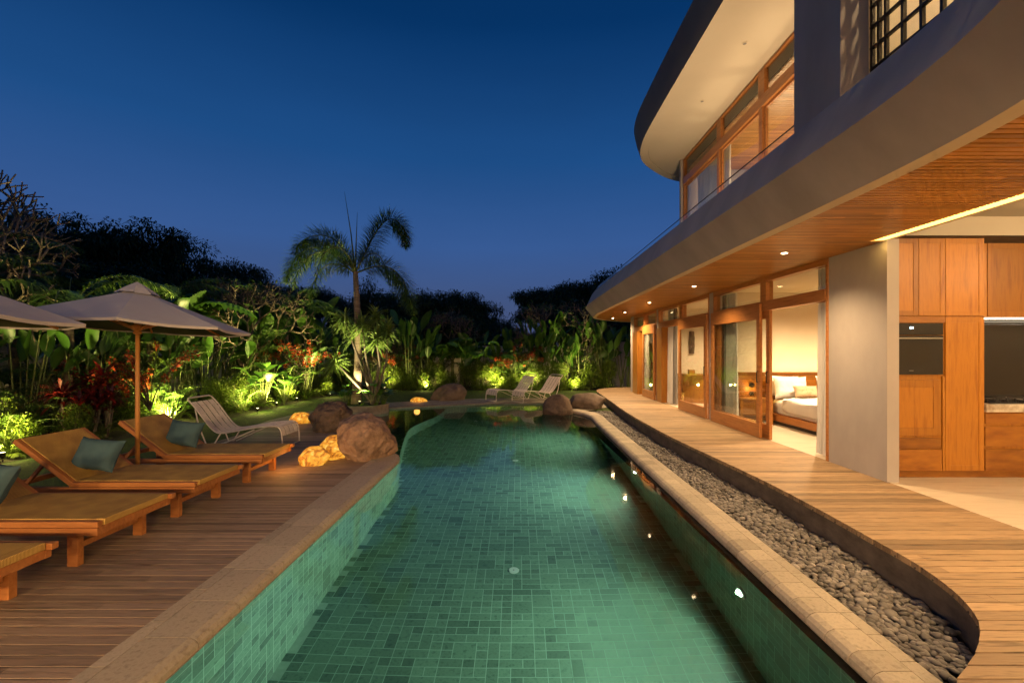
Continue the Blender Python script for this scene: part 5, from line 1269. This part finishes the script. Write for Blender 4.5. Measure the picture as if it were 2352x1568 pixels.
# far hedge
for row,(y0,st_,s0) in enumerate(((21.3,.95,1.0),(22.0,.80,1.18))):
    x=-9.5
    while x<5.2:
        q=rv.random(); yy=y0+rv.normal(0,.2); kind='heliconia' if q<.66 else ('banana' if q<.82 else 'areca')
        sc_=s0*(.88+.28*rv.random())
        if x>3.3: kind='areca' if rv.random()<.5 else 'heliconia'
        place('%s_%d'%(kind,int(rv.integers(1,4))),x,yy,.04,sc_,None,'in the far hedge '+mark(x,FARMARK)+', '+ROWN[row*2])
        x+=st_*(.8+.4*rv.random())
x=-9.0
while x<4.4:
    place(('hedgeball_%d' if rv.random()<.4 else 'shrub_%d')%int(rv.integers(1,4)),x,20.9+rv.normal(0,.12),.03,.8+.35*rv.random(),None,'at the far hedge foot '+mark(x,FARMARK))
    x+=.75*(.7+.5*rv.random())
for x in (-8.0,-5.2,-4.5,-3.4,-1.6,-.6,.0,.9,2.1,2.9): place('fern_%d'%int(rv.integers(1,3)),x,20.55,.03,.8,None,'low on the lawn edge '+mark(x,FARMARK))
for (a,Y,s,wh) in ((700,17.6,1.05,'glowing red left of the planted palm'),(905,20.9,.95,'dim orange behind the planted palm on its right'),(1185,21.0,1.0,'dark red behind the two white chairs'),(345,10.6,1.05,'right behind the umbrella pole')):
    place('bougainvillea_%d'%(1 if Y<15 else 2),px(a,Y),Y,.3 if Y<15 else .5,s,None,wh)
# left hedge, three rows
for row,(off,s0) in enumerate(((0.0,.8),(1.1,1.05),(2.3,1.35))):
    y=4.4+row*.2
    while y<20.3:
        base=-9.2 if y<12 else (-9.2+ (y-12)*.12)
        if 12<y<15: base=-8.4
        x=base-off+rv.normal(0,.15)
        q=rv.random(); kind=('heliconia' if q<.45 else ('banana' if q<.62 else 'areca')) if row else ('heliconia' if q<.22 else ('areca' if q<.42 else ('bigleaf' if q<.7 else 'hedgeball')))
        place('%s_%d'%(kind,int(rv.integers(1,4))),x,y,.04,s0*(.85+.3*rv.random()),None,'in the left hedge '+mark(y,LEFTMARK)+', '+ROWN[row])
        y+=(.95+.25*row)*(.8+.4*rv.random())
# low planting at the foot of the left hedge, in the pools of light
y=5.4
while y<19.5:
    base=(-8.45 if not 9.9<y<12.1 else -9.15) if y<12.2 else (-7.95 if y<15 else -8.0+(y-15)*.1); kind=['fern','shrub','hedgeball','grassy','fern'][int(rv.integers(0,5))]
    place('%s_%d'%(kind,int(rv.integers(1,4))),base+rv.normal(0,.15),y,.03,(.75 if kind!='hedgeball' else .6)*(.8+.4*rv.random()),None,'at the left hedge foot '+mark(y,LEFTMARK))
    y+=.55*(.7+.6*rv.random())
for (x,y,s) in ((-9.3,11.6,1.15),(-8.9,11.9,1.0),(-8.6,11.2,.8),(-9.5,8.6,1.1),(-8.95,7.9,.9),(-8.0,13.2,1.0),(-8.5,13.4,1.1)): place('areca_%d'%(4 if s<1 else 5),x,y,.03,(.55*s,.55*s,.55*s),None,'waist high and brightly lit '+mark(y,LEFTMARK))
for k,(x,y,s) in enumerate(((-8.9,8.9,1.2),(-9.0,9.5,1.35),(-8.4,9.2,1.0),(-8.9,9.9,1.2),(-8.5,9.0,.8))): place('cordyline_%d'%(1+k%3),x,y,.03,s,None,['between the left lit shrubs and the umbrella pole','tallest, with one bright red head','in front of the ringed palm trunk','nearest the umbrella pole','lowest, at the lawn edge'][k])
place('bigleaf_7',-7.9,14.1,.03,1.55,None,'standing over the lamp behind the white lounge chair'); place('bigleaf_8',-7.7,15.0,.03,1.2,None,'low beside the lawn right of the lit shrubs')
place('palm_1',-10.05,10.1,.0,1.0,.4,'rising above the umbrella canopy at the left'); place('palm_2',-12.2,9.2,.0,1.18,1.9,'whose fronds reach the left edge of the picture'); place('palm_3',-10.6,13.2,.0,1.0,2.2,'behind the umbrella tip'); place('palm_2',-9.6,18.8,.0,1.15,.9,'in shadow left of the planted palm')
for (a,Y,kk,s_,wh) in ((40,11.5,'palm_2',1.15,'at the left edge behind the umbrellas'),(150,13.0,'areca_2',2.0,'tall above the left umbrella'),(270,14.2,'areca_3',2.0,'tall behind the umbrella peak'),(355,13.6,'banana_2',1.75,'with one upright pale leaf right of the umbrella peak'),(430,15.0,'banana_1',1.8,'tall behind the right umbrella tip'),(490,16.4,'areca_1',1.9,'tall between the umbrella and the frangipani'),(640,18.6,'areca_2',1.8,'tall left of the planted palm'),(700,19.5,'heliconia_2',1.5,'tall left of the planted palm'),(590,17.6,'heliconia_3',1.5,'tall under the bare frangipani')):
    place(kk,px(a,Y),Y,.03,s_,.7*a,wh)
# frangipanis
for k,(a,Y,s,sd,wh) in enumerate(((560,16.2,1.45,1,'above the left hedge right of the umbrella'),(-300,9.0,1.95,5,'reaching into the sky at the left edge'),(1025,23.5,1.35,3,'behind the far hedge above the pointed boulder'),(1295,22.6,1.45,4,'behind the far hedge left of the villa tip'),(905,21.9,.9,2,'just right of the planted palm crown'))):
    place('frangipani_%d'%sd,px(a,Y),Y,0,s,1.3*k,wh)
# dark trees against the sky: picture column of the crown, row of its top, depth, radius
for k,(a,yt,Y,rad,kd,wh) in enumerate((( -60,470,19,3.6,'tree','at the left edge behind the bare frangipani'),(90,465,21,3.6,'tree','second from the left edge of the skyline'),(230,488,24,3.7,'tree','above the left umbrella of the skyline'),(360,512,25,3.5,'tree','with the round top right of the umbrella peak'),(440,548,28,3.6,'tree','sloping down above the bare frangipani'),(560,585,30,3.5,'tree','behind the bare frangipani on the left'),(650,640,31,3.0,'tree','behind the left fronds of the planted palm'),(740,655,33,3.2,'tree','behind the trunk of the planted palm'),(830,640,30,3.0,'tree','directly behind the planted palm crown'),(905,655,32,2.9,'tree','just right of the planted palm crown'),
    (985,655,29,2.7,'tree','with a rough top above the pointed boulder'),(1065,660,29,2.9,'tree','left of the low gap in the skyline'),(1125,700,33,1.7,'tree','small, at the low gap in the skyline'),(1180,745,36,2.2,'tree','lowest, inside the gap in the skyline'),(1262,655,31,2.9,'opentree','right of the gap in the skyline'),(1330,640,33,3.6,'opentree','between the gap and the villa tip'),(1400,620,36,4.2,'tree','partly behind the villa tip'),(1480,600,40,4.6,'tree','mostly hidden by the villa'),(0,560,17,3.0,'tree','low in the left corner behind the palms'),(300,600,19.5,3.0,'tree','filling behind the left hedge near the umbrella peak'),(620,700,26,2.6,'tree','low behind the left hedge end'),(480,640,22,2.6,'tree','low behind the white lounge chair'),(980,720,25,2.2,'tree','low behind the pointed boulder'),(1080,725,25.5,2.2,'tree','low left of the white chairs'),(1300,710,25,2.3,'tree','low right of the white chairs'),(1390,700,26,2.3,'tree','low beside the terrace end'))):
    X=px(a,Y); top=CZ+(806-yt)/1045*Y; s=rad/3.4; sz=max(.5,top/(7.4 if kd=='tree' else 6.6)); place('%s_%d'%(kd,1+k%4),X,Y,0,(s,s,sz),1.1*k,wh)

# boundary wall behind the hedges
bw=thing('boundary_wall','pale painted garden wall behind the far hedge','wall',(0,23.1,0)); MB().box(-14,4.2,0,.18,0,2.0).build('wall_face',M['render'],bw); MB().box(-14,4.2,-.03,.21,2.0,2.06).build('wall_cap',M['render'],bw)
bw=thing('boundary_wall','brown garden wall meeting the villa at the end of the terrace','wall',(4.3,22.6,0)); MB().box(0,6,0,.18,0,2.2).build('wall_face',M['plaster'],bw); MB().box(0,6,-.03,.21,2.2,2.26).build('wall_cap',M['plaster'],bw)
bw=thing('boundary_wall','garden wall hidden behind the left hedge','wall',(-13.6,3,0)); MB().box(-.18,0,0,20.2,0,2.0).build('wall_face',M['render'],bw)

# ---------------- planter with the foxtail palm and the dracaena
PXc,PYc=-4.52,13.38
pl=thing('round_planter','round pale stone planter standing at the pool edge under the tall palm','planter',(PXc,PYc,0))
MB().lathe([(.70,-.46),(.70,.20),(.715,.205),(.715,.255),(.64,.258),(.63,.20)],seg=56).build('ring_wall',M['path'],pl)
MB().lathe([(.63,.15),(.63,.215),(.3,.25)],seg=40).build('soil',M['soil'],pl)
r=np.random.default_rng(5); lb=LB(); tr=MB(); stm=MB()
BX,BY=-4.78,13.45; HZ=4.15
fp=thing('foxtail_palm','tall foxtail palm with bushy drooping fronds and two bare upright spears','palm tree',(BX,BY,.2))
zs=np.linspace(0,HZ-.2,60); tr.tube([( .10*math.sin(z*.8)*.6-.03*z/4,0,z) for z in zs],[ (.16-.045*min(1,z/1.2)-.008*z)*(1+.035*(i%3==0)) if z<3.2 else .085-.02*(z-3.2) for i,z in enumerate(zs)],14,cap=False)
tr.build('trunk',M['bark'],fp,smooth=True)
cx0=.10*math.sin((HZ-.2)*.8)*.6-.03
FR=[((.55,.05,1.15),(1.05,.0,1.60),(1.45,-.1,1.25),(1.50,-.15,.75)),((-.40,.0,.75),(-.85,.05,1.10),(-1.40,.0,1.05),(-1.75,-.05,.55)),((-.55,.0,.45),(-1.2,.0,.75),(-1.75,.0,.45),(-2.05,.0,-.25)),((.50,.1,.20),(1.05,.1,.15),(1.45,.1,-.35),(1.70,.1,-1.15)),((-.4,-.3,.45),(-.9,-.5,.5),(-1.3,-.6,.1),(-1.5,-.7,-.5)),((.1,.6,.6),(.3,1.1,.8),(.4,1.6,.5),(.5,1.9,-.1)),((-.1,-.5,.5),(-.3,-.9,.55),(-.45,-1.25,.2),(-.55,-1.4,-.3)),((-.7,.5,.35),(-1.3,.8,.3),(-1.7,1.0,-.2),(-1.9,1.1,-.8))]
for k,cps in enumerate(FR):
    b=np.array([cx0,0,HZ-.25]); P=[b]+[b+np.array([c_[0]-.0,c_[1],c_[2]]) for c_ in cps]
    S=np.linspace(0,1,len(P)); t=np.linspace(0,1,30); P=np.array(P)
    co=[np.polyfit(S,P[:,q],4) for q in range(3)]; C=np.stack([np.polyval(co[q],t) for q in range(3)],1); C[0]=b
    stm.tube(C,np.linspace(.028,.006,30).tolist(),6,cap=False)
    frond(lb,C,.52 if k<4 else .36,.018,r,per=(12 if k==0 else 9) if k<4 else 4,pitch=.023,droop=.25,plume=True,ang=62,tint0=.30+.2*r.random())
for (dx,h) in ((-.32,2.45),(.06,1.85)):
    stm.tube([(cx0,0,HZ-.3),(cx0+dx*.4,0,HZ-.3+h*.5),(cx0+dx,0,HZ-.3+h)],[.035,.018,.004],6)
fo=lb.mesh('foxtail_leaves',M['leaf_palm']); link('foliage',fo,fp); stm.build('frond_stem',M['stalk'],fp,smooth=True)
dc=thing('dracaena','branching dracaena with spiky leaf heads in front of the palm trunk','plant',(-4.22,13.25,.22))
q=MB(); lb=LB(); heads=[(-.78,.1,2.25),(-.28,-.05,2.10),(.38,.0,1.98),(.02,.2,2.35),(-.95,-.1,1.15),(-.55,.3,1.9),(.15,-.2,1.75)]
for k,(hx,hy,hz) in enumerate(heads):
    b=np.array([hx,hy,hz]); q.tube([(0,0,0),(hx*.25+.05,hy*.3,hz*.25),(hx*.55+(.14 if hx>0 else -.02),hy*.7,hz*.6),b],[.045,.035,.028,.022],8,cap=False)
    n_=150; az=r.random(n_)*6.28; e=np.radians(-35+115*r.random(n_)); d=np.stack([np.cos(az)*np.cos(e),np.sin(az)*np.cos(e),np.sin(e)],1)
    lb.strips(b+np.c_[np.zeros(n_),np.zeros(n_),(-.16+.26*r.random(n_))],d,.46*(.7+.5*r.random(n_)),.042,.35*(.5+r.random(n_)),6,.35,.12,r=r)
dc.scale=(1.12,1.12,1.10); q.build('stem',M['bark_pale'],dc,smooth=True); link('foliage',lb.mesh('dracaena_leaves',M['leaf_drac']),dc)
for k,(x,y,s,wh) in enumerate(((-5.02,13.12,.75,'at the left front of the round planter'),(-4.05,13.08,.80,'at the right front of the round planter'),(-3.98,13.6,.7,'at the right rim of the round planter'),(-5.05,13.65,.75,'at the left rim of the round planter'))):
    t=place('bigleaf_9',x,y,.2,s,None,wh)
for k in range(9):
    a=2*math.pi*k/9; place('grassy_%d'%(1+k%2),PXc+.56*math.cos(a),PYc+.56*math.sin(a),.2,.5,None,['on the right rim','on the right back rim','on the back rim','on the left back rim','on the left rim','on the left front rim','on the front left rim','on the front right rim','on the right front rim'][k]+' of the round planter')
spike_fit('garden_spotlight',-4.45,12.78,'small lamp shining up the palm trunk from the round planter',.2)

# grass blades on the lawn in view
r=np.random.default_rng(9); lb=LB(); n_=52000
x=r.uniform(-8.3,5.2,n_); y=r.uniform(14.2,20.9,n_); k=np.array([not inside(PATH,a,b) for a,b in zip(x,y)]) & ~((x>1)&(y<14.6)); x,y=x[k],y[k]
x2=r.uniform(-8.6,-5.8,26000); y2=r.uniform(2.5,13.2,26000); x3=r.uniform(1.6,3.4,5000); y3=r.uniform(13.3,16.4,5000)
k=np.array([(not inside(PATH,a,b)) and a<tx(b)-.03 for a,b in zip(x3,y3)]); x=np.concatenate([x,x2,x3[k]]); y=np.concatenate([y,y2,y3[k]]); n_=len(x)
k=(x<tx(16)) | (y>19.4); x=x[k]; y=y[k]; n_=len(x)
lb.strips(np.stack([x,y,np.full(n_,.03)],1),np.stack([r.normal(0,.4,n_),r.normal(0,.4,n_),np.ones(n_)],1),.045+.04*r.random(n_),.012,.2,1,.3,r=r)
tag(link('grass',lb.mesh('grass_blades',M['grass'])),kind='stuff',label='short green lawn grass around the pool path and along the left deck',cat='grass')
